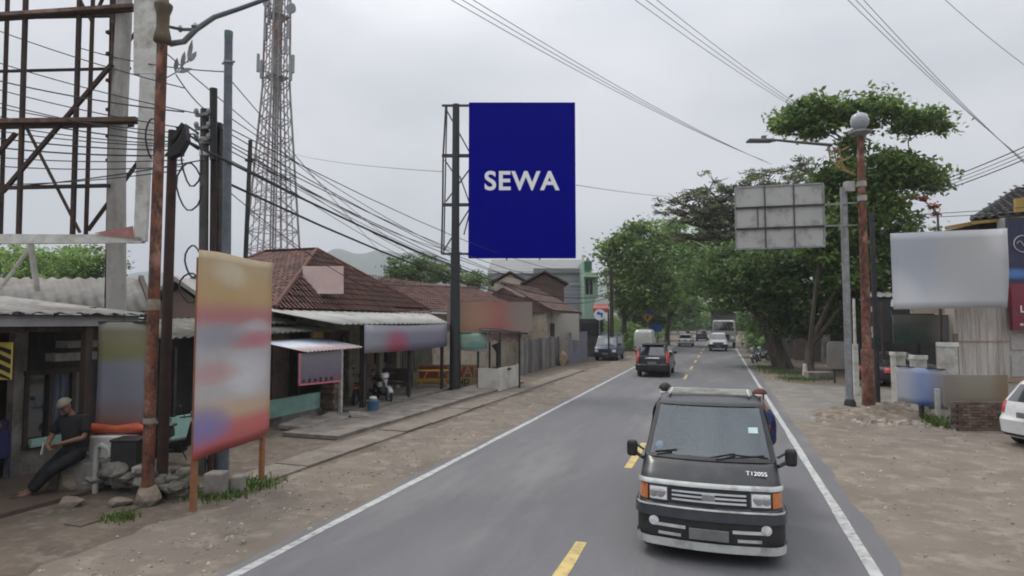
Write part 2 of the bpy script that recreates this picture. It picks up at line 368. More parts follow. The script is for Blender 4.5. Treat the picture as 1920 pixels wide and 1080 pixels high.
# distant hills
HILL = mat('hill_forest', (.035, .06, .03), (.055, .08, .035), .95, .01, detail=12, c3=(.08, .09, .05), s3=.004)
def hill(name, a0, a1, D, hz, depth, seed, n=60):
    mb = MB()
    def fn(u, v):
        a = a0+(a1-a0)*u; p = XY(a, D+depth*(v-.5)*2)
        q = math.sin(math.pi*v)**.8*math.sin(math.pi*min(1, max(0, u)))**.45
        z = hz*q*(.7+.15*math.sin(u*7+seed)+.07*math.sin(u*17+seed*2)+.025*math.sin(u*41+seed*3)+.02*math.sin(v*9+u*30))
        return (p.x, p.y, z-3)
    mb.grid(fn, n, 14); return st(mb.build(name, HILL, smooth=True, loc=(0, 0, 0)))
hill('hills', -500, 560, 1500, 190, 350, 1.0)
hill('hills', 420, 1000, 1400, 210, 300, 4.2)
hill('hills', 850, 1500, 1700, 205, 300, 2.6)
hill('hills', 1250, 2500, 1900, 150, 300, .6)
# ================= TREES =================
LEAF = leafmat('leaf_green', (.042, .07, .02), (.078, .11, .03))
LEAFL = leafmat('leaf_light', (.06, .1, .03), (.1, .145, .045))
LEAFD = leafmat('leaf_dark', (.03, .05, .017), (.055, .082, .025))
LEAFB = leafmat('leaf_sparse', (.06, .075, .04), (.085, .095, .05), .2)
LEAFR = leafmat('leaf_red', (.1, .022, .014), (.13, .045, .022))
LEAFO = leafmat('leaf_rustbrown', (.22, .1, .04), (.3, .13, .05))
BARK = mat('tree_bark', (.1, .08, .065), (.06, .048, .04), .95, 4, bump=.9, bscale=12, stretch=(1, 1, .3), c3=(.14, .12, .095))
def leaf_mesh(name, blobs, m_, parent, size, dens, clump=.35, flat=.5):
    """blobs: (centre, (rx,ry,rz)); leaves gather in clumps set through each blob, gaps between them"""
    P = []
    for c, r in blobs:
        r = np.array(r); nc = max(3, int(dens*(r[0]*r[1]*r[2])**(2/3)*3.0))
        d = rng.normal(size=(nc, 3)); d /= np.linalg.norm(d, axis=1)[:, None]
        rad = rng.uniform(.35, 1.0, nc)**.6*np.where(rng.random(nc) < .22, rng.uniform(1.05, 1.42, nc), 1)
        cs = np.array(c)+d*rad[:, None]*r
        cs[:, 2] = np.maximum(cs[:, 2], c[2]-r[2]*.75)
        k = 26; cl = clump*rng.uniform(.6, 1.3, nc)
        off = rng.normal(size=(nc, k, 3))*np.array([1, 1, flat])*cl[:, None, None]
        P.append((cs[:, None, :]+off).reshape(-1, 3))
    P = np.concatenate(P); n = len(P)
    nrm = rng.normal(size=(n, 3)); nrm[:, 2] = np.abs(nrm[:, 2])+.5; nrm /= np.linalg.norm(nrm, axis=1)[:, None]
    t = rng.normal(size=(n, 3)); t -= nrm*(t*nrm).sum(1)[:, None]; t /= np.linalg.norm(t, axis=1)[:, None]
    b = np.cross(nrm, t); s = (size*rng.uniform(.6, 1.35, n))[:, None]
    v = np.empty((n, 4, 3)); v[:, 0] = P-t*s*.5; v[:, 1] = P+b*s*.27-t*s*.05+nrm*s*.07; v[:, 2] = P+t*s*.55; v[:, 3] = P-b*s*.27-t*s*.05+nrm*s*.07
    v = v.reshape(-1, 3)
    M = rootmat(parent); loc = np.array(M.translation); v -= loc
    me = bpy.data.meshes.new(name); me.from_pydata(v, [], np.arange(4*n).reshape(-1, 4)); me.update(); me.materials.append(m_)
    o = bpy.data.objects.new(name, me); COL.objects.link(o); o.parent = parent; return o
def limbs(mb, base, fork, r, blobs, sub=3, seed=0):
    rd = random.Random(seed); base = V(base); fork = V(fork)
    mid = (base+fork)/2+V((rd.uniform(-.12, .12), rd.uniform(-.12, .12), 0))
    mb.tube([base+V((0, 0, -.1)), base+V((0, 0, .25)), mid, fork], [r*1.55, r*1.12, r*.88, r*.72], 10)
    nodes = [(fork-V((0, 0, r*.5)), r*.62)]
    for ii, (c, q) in enumerate(sorted(blobs, key=lambda b: (V(b[0])-fork).length)):
        c = V(c); o_, ro = nodes[0] if ii < 3 else min(nodes, key=lambda nd: (nd[0]-c).length+(.6 if nd[0].z > c.z else 0)+ (0 if nd is nodes[0] else .4))
        p1 = o_.lerp(c, .5)+V((rd.uniform(-.3, .3), rd.uniform(-.3, .3), (c-o_).length*.08)); r1 = max(ro*.42, .03)
        mb.tube([o_, p1, c], [ro*.8, (ro*.8+r1)/2, r1], 7); nodes += [(p1, (ro*.8+r1)/2), (c, r1)]
        for _ in range(sub):
            e = c+V((rd.uniform(-1, 1)*q[0], rd.uniform(-1, 1)*q[1], rd.uniform(-.3, 1)*q[2]))*.85
            s = p1.lerp(c, rd.uniform(.1, .9)); mb.tube([s, s.lerp(e, .5)+V((0, 0, .1*q[2])), e], [r*.16, r*.1, r*.03], 5)
def tree(name, label, base, fork, r, blobs, m_, size=.3, dens=6, clump=.4, group=None, extra=None, flat=.5):
    t = thing(name, label, 'tree', base, group=group)
    mb = MB(); limbs(mb, base, fork, r, blobs, seed=len(blobs)+int(base[1])); mb.build('trunk', BARK, t, smooth=True)
    leaf_mesh('crown', blobs, m_, t, size, dens, clump, flat); return t
def B(px, py, D, rx, ry, rz): return (tuple(W(px, py, D)), (rx, ry, rz))
# the big spreading tree at the right kerb, two storeys of foliage
p1 = XY(1464, 36.5); big = [B(1500, 545, 35, 2.6, 2.4, 1.6), B(1420, 520, 36, 2.2, 2.2, 1.4), B(1560, 470, 33, 1.9, 2, 1.6), B(1500, 605, 36, 1.9, 2, .9),
    B(1380, 555, 38, 2.0, 2, .9), B(1345, 525, 40, 2.0, 2, .9), B(1385, 490, 38, 1.9, 2, 1.3), B(1345, 500, 41, 1.6, 2, 1.0), B(1470, 490, 35, 1.6, 1.8, 1.2), B(1570, 560, 33, 1.5, 2, 1.3)]
tree('roadside_tree', 'big dark green tree with thick leaning trunk at the right road edge', p1, W(1440, 600, 36.5), .5, big, LEAFD, .3, 9, .42)
p2 = XY(1513, 31.5); up = [B(1580, 400, 31, 1.6, 1.6, 1.5), B(1640, 320, 30.5, 1.7, 1.5, .9), B(1710, 325, 30, 1.1, 1.3, .75), B(1580, 330, 31, 1.4, 1.4, .8), B(1665, 430, 30.5, 1.3, 1.4, 1.3), B(1590, 275, 31, .6, .8, .6), B(1545, 440, 31, 1.3, 1.4, 1.6), B(1630, 380, 31, 1.5, 1.5, 1.1), B(1690, 480, 30.5, .8, 1, 1.1), B(1740, 345, 30, .7, .9, .5), B(1600, 500, 31, 1.5, 1.5, 1.4), B(1655, 520, 31, .9, 1.2, 1.3),
    B(1490, 225, 31.5, 1.1, 1.3, .6), B(1560, 212, 31, 1.3, 1.3, .6), B(1640, 208, 30.5, 1.3, 1.3, .75), B(1715, 226, 30, 1.1, 1.2, .5), B(1765, 242, 30, .5, .6, .2), B(1520, 195, 31, .7, .8, .4), B(1530, 245, 31, .7, .8, .4)]
tree('roadside_tree', 'tall tree with forked trunk and two tiered crown above the rusty lamp post', p2, W(1518, 645, 31.5), .26, up, LEAF, .28, 19, .3)
# bare umbrella tree
def sparse_tree(base, fork, r, tips, m_):
    t = thing('flame_tree', 'thin leaved umbrella shaped tree with bare branches showing behind the blank sign', 'tree', base)
    mb = MB(); rd = random.Random(5); base = V(base); fork = V(fork); tw = []
    mb.tube([base, base.lerp(fork, .5)+V((.2, 0, 0)), fork], [r*1.3, r, r*.8], 9)
    for c in tips:
        c = V(c); p1 = fork.lerp(c, .45)+V((0, 0, .9)); mb.tube([fork, p1, c], [r*.5, r*.3, r*.1], 6)
        for i in range(16):
            s = p1.lerp(c, rd.uniform(.1, 1)); e = s+V((rd.uniform(-1.9, 1.9), rd.uniform(-1.5, 1.5), rd.uniform(-.1, .9)))
            mb.tube([s, s.lerp(e, .5)+V((0, 0, .15)), e], [r*.13, r*.09, .03], 4)
            for _ in range(4):
                e2 = s.lerp(e, rd.uniform(.4, 1))+V((rd.uniform(-.8, .8), rd.uniform(-.6, .6), rd.uniform(-.1, .5))); mb.tube([s.lerp(e, .6), e2], [.04, .02], 4); tw.append(e2)
    mb.build('trunk', BARK, t, smooth=True)
    leaf_mesh('crown', [(tuple(p), (.38, .38, .13)) for p in tw if rd.random() < .3], m_, t, .19, 3.2, .2, .35)
sparse_tree(XY(1452, 48), W(1415, 490, 47), .36, [W(px, py, D) for px, py, D in ((1265, 375, 46), (1320, 345, 47), (1380, 350, 48), (1445, 320, 47), (1500, 305, 48), (1530, 330, 47), (1290, 420, 46), (1340, 410, 48), (1260, 400, 48), (1425, 370, 45), (1295, 450, 47), (1335, 462, 46), (1365, 425, 47), (1315, 395, 46), (1370, 385, 48), (1480, 340, 46))], LEAFB)
# trees lining the left of the road further on
far = [(1165, 62, [B(1165, 480, 62, 2, 2.4, 2.2), B(1205, 505, 60, 2.3, 2.4, 2.6), B(1215, 450, 61, 2.2, 2.2, 1.6), B(1180, 550, 60, 2.1, 2.2, 1.7), B(1240, 545, 60, 2.4, 2.4, 2.2), B(1145, 455, 62, .9, 1, 1.1), B(1195, 425, 61, .9, 1, .8), B(1150, 520, 61, 1.0, 1, .8)], LEAF, 'broad green tree behind the blue van and white box van'),
       (1250, 74, [B(1265, 480, 72, 3, 3, 2.6), B(1310, 520, 72, 3.2, 3, 2.6), B(1245, 550, 71, 3, 3, 2), B(1320, 470, 74, 2.6, 3, 2), B(1215, 520, 66, 2.2, 2, 1.6), B(1260, 430, 72, 1.5, 2, 1.1)], LEAFL, 'lighter green tree arching over the road above the white sedan'),
       (1225, 95, [B(1230, 590, 92, 3, 3, 2.4), B(1270, 570, 95, 3.6, 3, 3), B(1190, 570, 90, 2.6, 3, 3)], LEAFD, 'dark tree on the left of the road behind the small traffic signs'),
       (1420, 84, [B(1400, 520, 80, 3.4, 3, 3), B(1360, 525, 84, 3, 3, 1.8), B(1430, 550, 80, 2.6, 3, 2), B(1440, 500, 78, 3, 3, 3)], LEAF, 'green tree closing the view over the road behind the big leaning trunk'),
       (1455, 58, [B(1450, 560, 56, 2, 2, 1.6), B(1420, 600, 58, 1.3, 1.6, 1.2), B(1490, 570, 56, 2, 2, 1.8), B(1530, 590, 52, 2, 2, 1.4)], LEAFD, 'shaded dark tree between the leaning trunk and the parked white motorcycle')]
for px, D, bl, m_, lb in far:
    base = XY(px, D); tree('roadside_tree', lb, base, base+V((.3, 0, 3.2)), .32, bl, m_, .46, 5, .6)
hz_ = [(1290, 150, 'pale far tree at the end of the road above the dark car'), (1345, 170, 'pale hazy tree at the very end of the road above the truck'), (1400, 150, 'light green far tree at the end of the road right of the truck'), (1230, 140, 'far tree at the end of the road behind the white sedan')]
for i, (px, D, lb) in enumerate(hz_):
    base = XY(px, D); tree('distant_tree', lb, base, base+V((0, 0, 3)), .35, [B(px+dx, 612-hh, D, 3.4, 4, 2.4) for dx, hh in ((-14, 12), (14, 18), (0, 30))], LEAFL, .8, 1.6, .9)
mid = [(765, 58, [B(765, 505, 58, 2, 2, 1.3), B(800, 510, 58, 2.2, 2, 1.5), B(745, 520, 57, 1.4, 1.5, 1.2), B(835, 515, 60, 1.6, 1.6, 1.1)], LEAFD, 'dark green tree over the tiled roofs left of the black billboard pole'),
       (880, 66, [B(880, 522, 66, 1.6, 1.6, .9), B(900, 530, 66, 1, 1.2, 1)], LEAF, 'small tree top peeping over the tiled roof just right of the billboard pole'),
       (30, 30, [B(30, 490, 30, 1.5, 1.6, .7), B(90, 495, 30, 1.7, 1.6, .8), B(-40, 490, 30, 1.5, 1.5, .8), B(60, 515, 29, 1.6, 1.6, .7)], LEAFL, 'bushy green tree behind the grey roof at the far left', .2),
       (160, 32, [B(150, 485, 32, 1.2, 1.3, .7), B(185, 500, 32, .9, 1.2, .7), B(140, 510, 32, 1.3, 1.3, .6)], LEAF, 'rounded tree behind the grey roof beside the concrete billboard pole', .2)]
for px, D, bl, m_, lb, *sz in mid:
    base = XY(px, D); tree('garden_tree', lb, base, base+V((0, 0, 3.4)), .25, bl, m_, sz[0] if sz else .32, 14 if sz else 7, .3)
def undergrowth(label, blobs, m_, size):
    d_ = bpy.data.objects.new('tmp', None); COL.objects.link(d_); o = leaf_mesh('undergrowth', blobs, m_, d_, size, 3.2, .5); o.parent = None; bpy.data.objects.remove(d_); return T(o, label, 'undergrowth', kind='stuff')
undergrowth('low dark green undergrowth along the left of the far road', [((-8.2-1.6*random.random()-.05*(y-58), y, .7), (1.2, 1.6, .9+.8*random.random())) for y in range(60, 180, 4)]+[((-16-8*random.random(), y, 1.5), (3, 3, 2.2)) for y in range(70, 200, 8)], LEAF, .4)
undergrowth('low shaded undergrowth along the right of the far road', [((3.4+1.5*random.random()+.03*(y-56), y, .6), (1.1, 1.6, .8+.7*random.random())) for y in range(56, 180, 4)]+[((10+8*random.random(), y, 1.5), (3, 3, 2.4)) for y in range(60, 200, 8)], LEAFD, .4)
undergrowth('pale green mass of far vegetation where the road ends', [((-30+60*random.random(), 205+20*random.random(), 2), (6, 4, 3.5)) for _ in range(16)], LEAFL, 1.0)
fl = thing('flowering_shrub', 'red flowering branch with orange blossom rising behind the blank white board', 'shrub', XY(1760, 23.5))
mb = MB(); b0 = XY(1760, 23.5); mb.tube([b0, W(1762, 500, 23.5), W(1758, 400, 23.5), W(1735, 378, 23.5), W(1700, 370, 23.5)], [.06, .05, .035, .025, .01], 6); mb.build('stem', BARK, fl)
leaf_mesh('blossom', [B(1720, 372, 23.5, .42, .3, .12), B(1748, 385, 23.5, .2, .2, .14), B(1758, 402, 23.5, .12, .15, .2)], LEAFR, fl, .12, 50, .08)
leaf_mesh('foliage', [B(1758, 425, 23.5, .25, .25, .2), B(1700, 366, 23.5, .3, .2, .1)], LEAF, fl, .14, 22, .1)
# ================= LEFT: STRIPPED BILLBOARD FRAME =================
def P(px, py, D): return W(px, py, D)
b0 = XY(218, 12.5)
bb = thing('stripped_billboard', 'rusty billboard truss stripped of its sheet, white edge strip left, on a grey concrete post', 'billboard', b0)
mb = MB(); mb.tube([P(218, 592, 12.5)-V((0, 0, 3)), P(218, 592, 12.5), P(219, 300, 12.5), P(232, 40, 12.5), P(236, -120, 12.5)], [.185, .18, .165, .15, .14], 14); mb.build('post', CONC, bb, smooth=True)
mb = MB()
def fb(a, b, D, w_=.07, m_=None, D2=None): (m_ or mb).bar(P(*a, D), P(*b, D2 or D), w_)
DF, DB = 12.3, 12.95
mb.bar(P(203, 600, 12.6), P(214, -60, 12.6), .1); fb((203, 560), (207, 440), 12.6, .1)
for y, w_ in ((22, .1), (-70, .1)): fb((-260, y+30), (250, y-6), DF, w_)
for y in (230, 352): fb((-260, y+6), (258 if y < 300 else 205, y-4), DF, .12 if y < 300 else .07)
fb((-260, 36), (240, 27), DB, .09); fb((-260, 242), (250, 234), DB, .08); fb((-260, 140), (245, 128), DB, .05); fb((-260, 445), (240, 442), DB, .06)
for x in (37, 138, -70, -180): fb((x-2, 440), (x+14, -90), DF, .072)
for x in (3, 163, -120): fb((x-2, 440), (x+14, -90), DB, .06)
for x in (37, 138, -70): fb((x, 230), (x-32, 232), DF, .05, D2=DB)
fb((5, 360), (210, 120), DF, .07); fb((50, 240), (150, 436), DF, .045); fb((165, 432), (262, 300), DB, .06); fb((30, 250), (-60, 350), DF, .07); fb((150, 0), (172, 40), DF, .05); fb((195, -8), (180, 25), DB, .05); fb((210, 120), (330, -40), DB, .05)
for y in (60, 100, 150, 205, 255, 300): mb.box(P(209, y, 12.5), (.24, .08, .06))
mb.build('truss', RUSTD, bb)
mb = MB(); RW = mat('rust_beam', (.15, .08, .06), (.08, .055, .045), .85, 5, c3=(.3, .22, .18))
mb.bar(P(-260, 230, DF-.1), P(255, 223, DF-.1), .05, .09); mb.bar(P(-260, 44, DF-.1), P(250, 10, DF-.1), .05, .07); mb.bar(P(203, 590, 12.45), P(212, 10, 12.45), .045, .03); mb.build('front_rail', RW, bb)
mb = MB(); D = 11.9
def pl(pts, t=.06): mb.prism([P(x, y, D) for x, y in pts], FW*t)
pl([(250, 138), (288, 138), (294, -140), (252, -140)], .1); pl([(262, 139), (287, 139), (272, 452), (250, 452)], .1); pl([(-260, 437), (200, 440), (266, 445), (266, 455), (-260, 458)], .12)
mb.build('edge_casing', WHT, bb)
mb = MB(); mb.prism([P(x, y, 11.86) for x, y in ((176, 437), (200, 432), (248, 424), (249, 446), (226, 444), (205, 442))], FW*.03); mb.build('torn_sheet', mat('torn_vinyl', (.32, .12, .12), (.4, .22, .2), .7, 5), bb)
mb = MB(); mb.tube([P(57, 455, 12), P(70, 545, 12.6)], .055, 8); mb.tube([P(60, 458, 12), P(-10, 556, 12.6)], .035, 8); mb.each('brace', WHT, bb)
# ================= POLE CLUSTER =================
def pole(name, label, cat, px, pyb, pyt, r0, r1, m_, D=None, lean=0, group=None, n=12):
    D = D or 3105./(pyb-605); base = XY(px, D); top = P(px, pyt, D); top = top; top = V((base.x, base.y, top.z))+RT*lean
    t = thing(name, label, cat, base, group=group)
    mb = MB(); mb.tube([base-V((0, 0, .3)), base.lerp(top, .5), top], [r0, (r0+r1)/2, r1], n); mb.build('shaft', m_, t, smooth=True); return t, base, top
t, a, b = pole('street_lamp', 'rust streaked street lamp post with flared collar and curved arm, front of the pole cluster', 'street lamp', 287, 935, -150, .088, .072, RUSTO)
mb = MB(); D = 9.59
cz = [P(310, y, D).z for y in (88, 78, 62, 38, 26, 20)]
mb.lathe([(.075, cz[0]-.04), (.13, cz[0]), (.122, cz[1]), (.09, cz[2]), (.095, cz[3]), (.13, cz[4]), (.135, cz[5]), (.075, cz[5]+.05)], (a.x, a.y, 0), 16); mb.build('collar', mat('bronze_paint', (.13, .1, .06), (.09, .065, .04), .7, 6), t, smooth=60)
mb = MB(); mb.lathe([(.092, P(297, 582, D).z), (.1, P(297, 572, D).z), (.092, P(297, 562, D).z)], (a.x, a.y, 0), 12); mb.lathe([(.092, P(290, 790, D).z), (.092, P(290, 780, D).z)], (a.x, a.y, 0), 12); mb.each('clamp', mat('clamp_band', (.3, .27, .22), (.2, .17, .13), .8), t)
mb = MB(); mb.tube([P(318, 82, D), P(345, 78, D), P(368, 55, D), P(402, 32, D), P(450, 16, D), P(502, -3, D), P(560, -40, D)], [.05, .045, .042, .04, .036, .034, .034], 8)
mb.tube([P(318, 50, D), P(340, 55, D), P(362, 55, D)], .028, 7); mb.lathe([(.02, -.05), (.055, 0), (.02, .05)], P(338, 54, D), 8); mb.lathe([(.02, -.06), (.065, 0), (.02, .06)], P(366, 50, D), 8); mb.build('arm', STEELB, t, smooth=True)
mb = MB()
for (x0, y0), (x1, y1) in (((328, 135), (332, 108)), ((340, 128), (346, 96)), ((352, 118), (360, 74)), ((356, 116), (368, 96)), ((332, 136), (360, 128))):
    A, C = P(x0, y0, D), P(x1, y1, D); d = C-A; q = RT*d.dot(UP)-UP*d.dot(RT)
    q = q.normalized()*.035; mb.prism([A, A+d*.35+q, A+d*.7+q*.9, C, A+d*.7-q*.9, A+d*.35-q], FW*.012)
mb.tube([P(308, 148, D), P(330, 136, D), P(345, 120, D), P(358, 110, D)], .01, 5); mb.build('leaf_ornament', GALV, t)
t, a, b = pole('utility_pole', 'dark red rusty pole right behind the lamp post, wrapped with cable loops', 'pole', 313, 920, 245, .085, .07, RUSTD)
mb = MB(); D = 9.8
for cx, cy, rx, ry in ((355, 350, 22, 45), (360, 300, 18, 50), (362, 490, 14, 30), (358, 540, 20, 28), (286, 260, 12, 38)):
    mb.tube([P(cx+rx*math.cos(k*.45)*(1+.15*math.sin(k)), cy+ry*math.sin(k*.45), D+.05*math.sin(k*.7)) for k in range(15)], .014, 6)
for y0 in (240, 255, 270): mb.tube([P(330, y0, D), P(348, y0-6, D), P(372, y0+10, D+.5)], .018, 6)
mb.each('cable_loop', CABLE, t, smooth=True)
mb = MB(); mb.prism([P(x, y, 9.7) for x, y in ((308, 290), (332, 262), (346, 232), (350, 262), (336, 288), (316, 296))], FW*.14); mb.bar(P(325, 262, 9.75), P(345, 232, 9.75), .07); mb.build('splice_box', BLACK, t, bevel=.01)
t, a, b = pole('utility_pole', 'dark weathered concrete utility pole with three cable brackets at its tip', 'pole', 386, 885, 205, .085, .075, CONCD, lean=-.13)
mb = MB()
for y in (215, 240, 262): mb.box(P(380, y, 11), (.3, .06, .05)); mb.lathe([(.03, -.05), (.045, 0), (.03, .05)], P(368, y-6, 10.95), 8); mb.lathe([(.03, -.05), (.045, 0), (.03, .05)], P(391, y-6, 10.95), 8)
mb.build('bracket', GALV, t)
mb = MB(); q_ = a.lerp(b, .86); mb.lathe([(.09, P(380, 268, 11).z), (.095, P(380, 256, 11).z)], (q_.x, q_.y, 0), 12); mb.lathe([(.09, P(380, 290, 11).z), (.095, P(380, 282, 11).z)], (q_.x, q_.y, 0), 12); mb.each('band', WHT, t)
t, a, b = pole('utility_pole', 'slim black and rust pole standing between the dark concrete pole and the grey steel pole', 'pole', 403, 884, 166, .055, .055, RUSTD, lean=-.13)
mb = MB(); mb.tube([P(400, 300, 11), P(400, 166, 11)], .062, 10); mb.build('sleeve', BLACK, t)
t, a, b = pole('utility_pole', 'short dark pole with an insulator tip tucked close behind the tall blue grey steel pole', 'pole', 416, 880, 232, .07, .05, CONCD, lean=-.13)
mb = MB(); mb.box(P(412, 262, 11.2), (.06, .06, .5)); mb.lathe([(.03, -.1), (.05, 0), (.03, .1)], P(412, 240, 11.2), 8); mb.build('bracket', BLKM, t)
t, a, b = pole('utility_pole', 'tall smooth blue grey steel pole, the highest of the cluster', 'pole', 428, 890, 68, .08, .07, STEELB, lean=-.13)
mb = MB(); q_ = a.lerp(b, .93); mb.lathe([(.085, P(430, 124, 11).z), (.085, P(430, 120, 11).z)], (q_.x, q_.y, 0), 12); mb.box((q_.x, q_.y, P(430, 122, 11).z), (.28, .03, .03)); mb.build('clamp', GALV, t)
mb = MB(); mb.lathe([(.075, P(430, 80, 11.08).z), (.075, P(430, 68, 11.08).z), (.02, P(430, 66, 11.08).z)], (b.x, b.y, 0), 12); mb.build('cap', mat('cap_green', (.1, .2, .17), (.08, .15, .13), .6), t)
t, a, b = pole('utility_pole', 'thin black pole leaning right, standing apart to the right of the cluster', 'pole', 452, 800, 263, .06, .05, BLKM, D=15, lean=.12)
mb = MB(); mb.box(P(468, 300, 15), (.22, .08, .06)); mb.build('bracket', BLKM, t)
# stubs and bases under the banner
for px, py, w_, h, lb in ((405, 918, .3, .36, 'pale concrete block at the foot of the poles, under the tall banner'), (446, 912, .2, .26, 'small pale concrete block beside the grass tuft by the orange leg')):
    p = G(px, py+10); t = MB().box(p+V((0, 0, h/2)), (w_, w_*.9, h), rz=.3).build('concrete_block', SLAB, bevel=.03, tag=(lb, 'block'))
# ================= TALL ROADSIDE BANNER =================
A0 = G(362, 958); B0 = G(490, 902)
bn = thing('banner_stand', 'tall upright banner with smudged yellow, red and white print on two orange stakes', 'banner', (A0+B0)/2)
mb = MB(); dv = B0-A0
zt = P(367, 470, 8.98).z
for p in (A0, B0): mb.bar(p-V((0, 0, .2)), p+V((0, 0, zt-.1)), .07)
mb.each('stake', mat('orange_stake', (.3, .13, .06), (.22, .1, .05), .8, 6, bump=.3), bn); mb = MB()
for z in (.75, 2.2, zt-.15): mb.bar(A0+V((0, 0, z)), B0+V((0, 0, z)), .04)
mb.each('rail', MC['orange_stake'], bn)
BAN = signmat('banner_print', [(0, (.42, .08, .09)), (.12, (.5, .14, .13)), (.2, (.5, .36, .25)), (.3, (.46, .43, .42)), (.5, (.45, .42, .43)), (.6, (.46, .36, .37)), (.68, (.46, .2, .2)), (.78, (.5, .34, .17)), (1, (.46, .36, .22))],
    [(.3, .6, .22, .06, (.5, .5, .52)), (.25, .56, .3, .045, (.5, .17, .2)), (.75, .58, .3, .06, (.3, .32, .36)), (.3, .38, .25, .1, (.6, .6, .62)), (.75, .4, .35, .05, (.5, .3, .3)), (.95, .15, .25, .08, (.2, .2, .42)), (.65, .9, .2, .06, (.58, .5, .36))], dirt=.12)
mb = MB(); n_ = dv.cross(UP).normalized(); zb = .72
def bfn(u, v):
    return A0-dv*.06+dv*1.12*u+n_*(.06+.03*math.sin(u*3.1)*math.sin(v*9+u*2))+V((0, 0, zb+(zt-zb)*v+.1*u*(1-v)+.015*math.sin(u*6)))
mb.grid(bfn, 10, 24); o = mb.build('print_sheet', BAN, bn, smooth=60); md = o.modifiers.new('thick', 'SOLIDIFY'); md.thickness = .012
# ================= LATTICE TOWER =================
D = 75.; tb = XY(508, D); tw = thing('telecom_tower', 'tall red and white lattice telecom mast with dish and panel antennas', 'tower', tb)
TW = mat('tower_paint', (.2, .19, .19), (.32, .31, .3), .7, .25, c3=(.26, .12, .1), s3=.22); zs = []
z = 0
def hw(z): return 4.4-(4.4-1.75)*min(1, z/32) if z < 32 else 1.75-.012*(z-32)
br = MB()
zs = [0, 3.5, 7]+[7+2.3*i for i in range(1, 18)]
q = R(22)
def cor(i, z): a = q+i*math.pi/2; h = hw(z)*1.0; return tb+V((math.cos(a)*h*.95, math.sin(a)*h*.95, z))
for i in range(4):
    legs = MB()
    for k in range(len(zs)-1):
        z0, z1 = zs[k], zs[k+1]
        legs.tube([cor(i, z0), cor(i, z1)], .13, 6)
        br.bar(cor(i, z1), cor(i+1, z1), .09); br.bar(cor(i, z0), cor(i+1, z1), .075); br.bar(cor(i+1, z0), cor(i, z1), .075)
    legs.build('leg', TW, tw)
for i in range(4):
    for f_ in (.33, .67):
        for k in range(len(zs)-1): br.bar(cor(i, zs[k]).lerp(cor(i+1, zs[k]), f_), cor(i, zs[k+1]).lerp(cor(i+1, zs[k+1]), f_), .1 if f_ < .5 else .07)
br.build('lattice', TW, tw)
mb = MB()
for i in range(6): a = i*1.05; mb.tube([tb+V((.35*math.cos(a), .35*math.sin(a), 1)), tb+V((.35*math.cos(a), .35*math.sin(a), 45))], .07, 5)
for i in range(50): mb.bar(tb+V((-.5, 0, 1+i*.88)), tb+V((.5, 0, 1+i*.88)), .06)
mb.build('ladder', TW, tw)
mb = MB()
for px, py in ((484, 118), (490, 130), (549, 120), (545, 134), (512, 118), (498, 60), (540, 55), (520, 40), (505, 30), (536, 85)):
    p = P(px, py, D-.5); mb.box(p, (.36, .3, 2.3), rz=px*.3)
mb.each('panel_antenna', mat('antenna_grey', (.32, .33, .34), (.25, .26, .27), .6), tw, bevel=.04)
mb = MB()
for px in (484, 549): mb.bar(P(px, 130, D), P(517, 140, D), .12)
mb.each('antenna_arm', TW, tw); mb = MB()
for py in (146, 32): mb.box(tb+V((0, 0, P(517, py, D).z)), (2.3, 2.3, .08), rz=q+.78)
mb.each('platform', TW, tw)
mb = MB(); c = P(546, 16, D-1.5); mb.lathe([(.1, .5), (.45, .35), (.68, .0), (.66, -.1), (.1, -.12)], c, 18, 'Y'); c = P(500, 6, D-1.5); mb.lathe([(.1, .4), (.35, .3), (.5, .0), (.48, -.1), (.1, -.12)], c, 18, 'Y'); mb.each('dish', mat('dish_grey', (.25, .26, .28), (.2, .2, .22), .5), tw, smooth=True)
# ================= TILED ROOFS =================
TILE = mat('clay_tile', (.135, .062, .047), (.09, .05, .042), .9, 2.2, bump=.3, island=.38, c3=(.07, .05, .045), s3=1.6)
TILEB = mat('brown_tile', (.13, .075, .058), (.09, .058, .048), .85, 2, bump=.3, island=.28, c3=(.09, .07, .06), s3=.8)
def tiles(mb, poly, pu=.26, pv=.36, amp=.045):
    poly = [V(p) for p in poly]; n = (poly[1]-poly[0]).cross(poly[-1]-poly[0]).normalized()
    if n.z < 0: n = -n
    u = V((0, 0, 1)).cross(n).normalized(); v = n.cross(u)
    if v.z < 0: v = -v
    o = poly[0]; Q = [((p-o).dot(u), (p-o).dot(v)) for p in poly]
    def inside(x, y):
        c = False; j = len(Q)-1
        for i in range(len(Q)):
            (xi, yi), (xj, yj) = Q[i], Q[j]
            if (yi > y) != (yj > y) and x < (xj-xi)*(y-yi)/(yj-yi)+xi: c = not c
            j = i
        return c
    us = [a for a, _ in Q]; vs = [b for _, b in Q]
    y = min(vs)
    while y < max(vs):
        x = min(us)
        while x < max(us):
            if inside(x+pu/2, y+pv*.45):
                k = len(mb.v); dz = random.uniform(0, .012)
                for i in range(5):
                    h = amp*math.sin(i/4*math.pi*2*.75+.3)+.02+dz; mb.v += [o+u*(x+pu*i/4)+v*(y-.04)+n*(h+.03), o+u*(x+pu*i/4)+v*(y+pv)+n*h]
                for i in range(4): a = k+2*i; mb.f.append((a, a+2, a+3, a+1))
            x += pu
        y += pv
    return mb
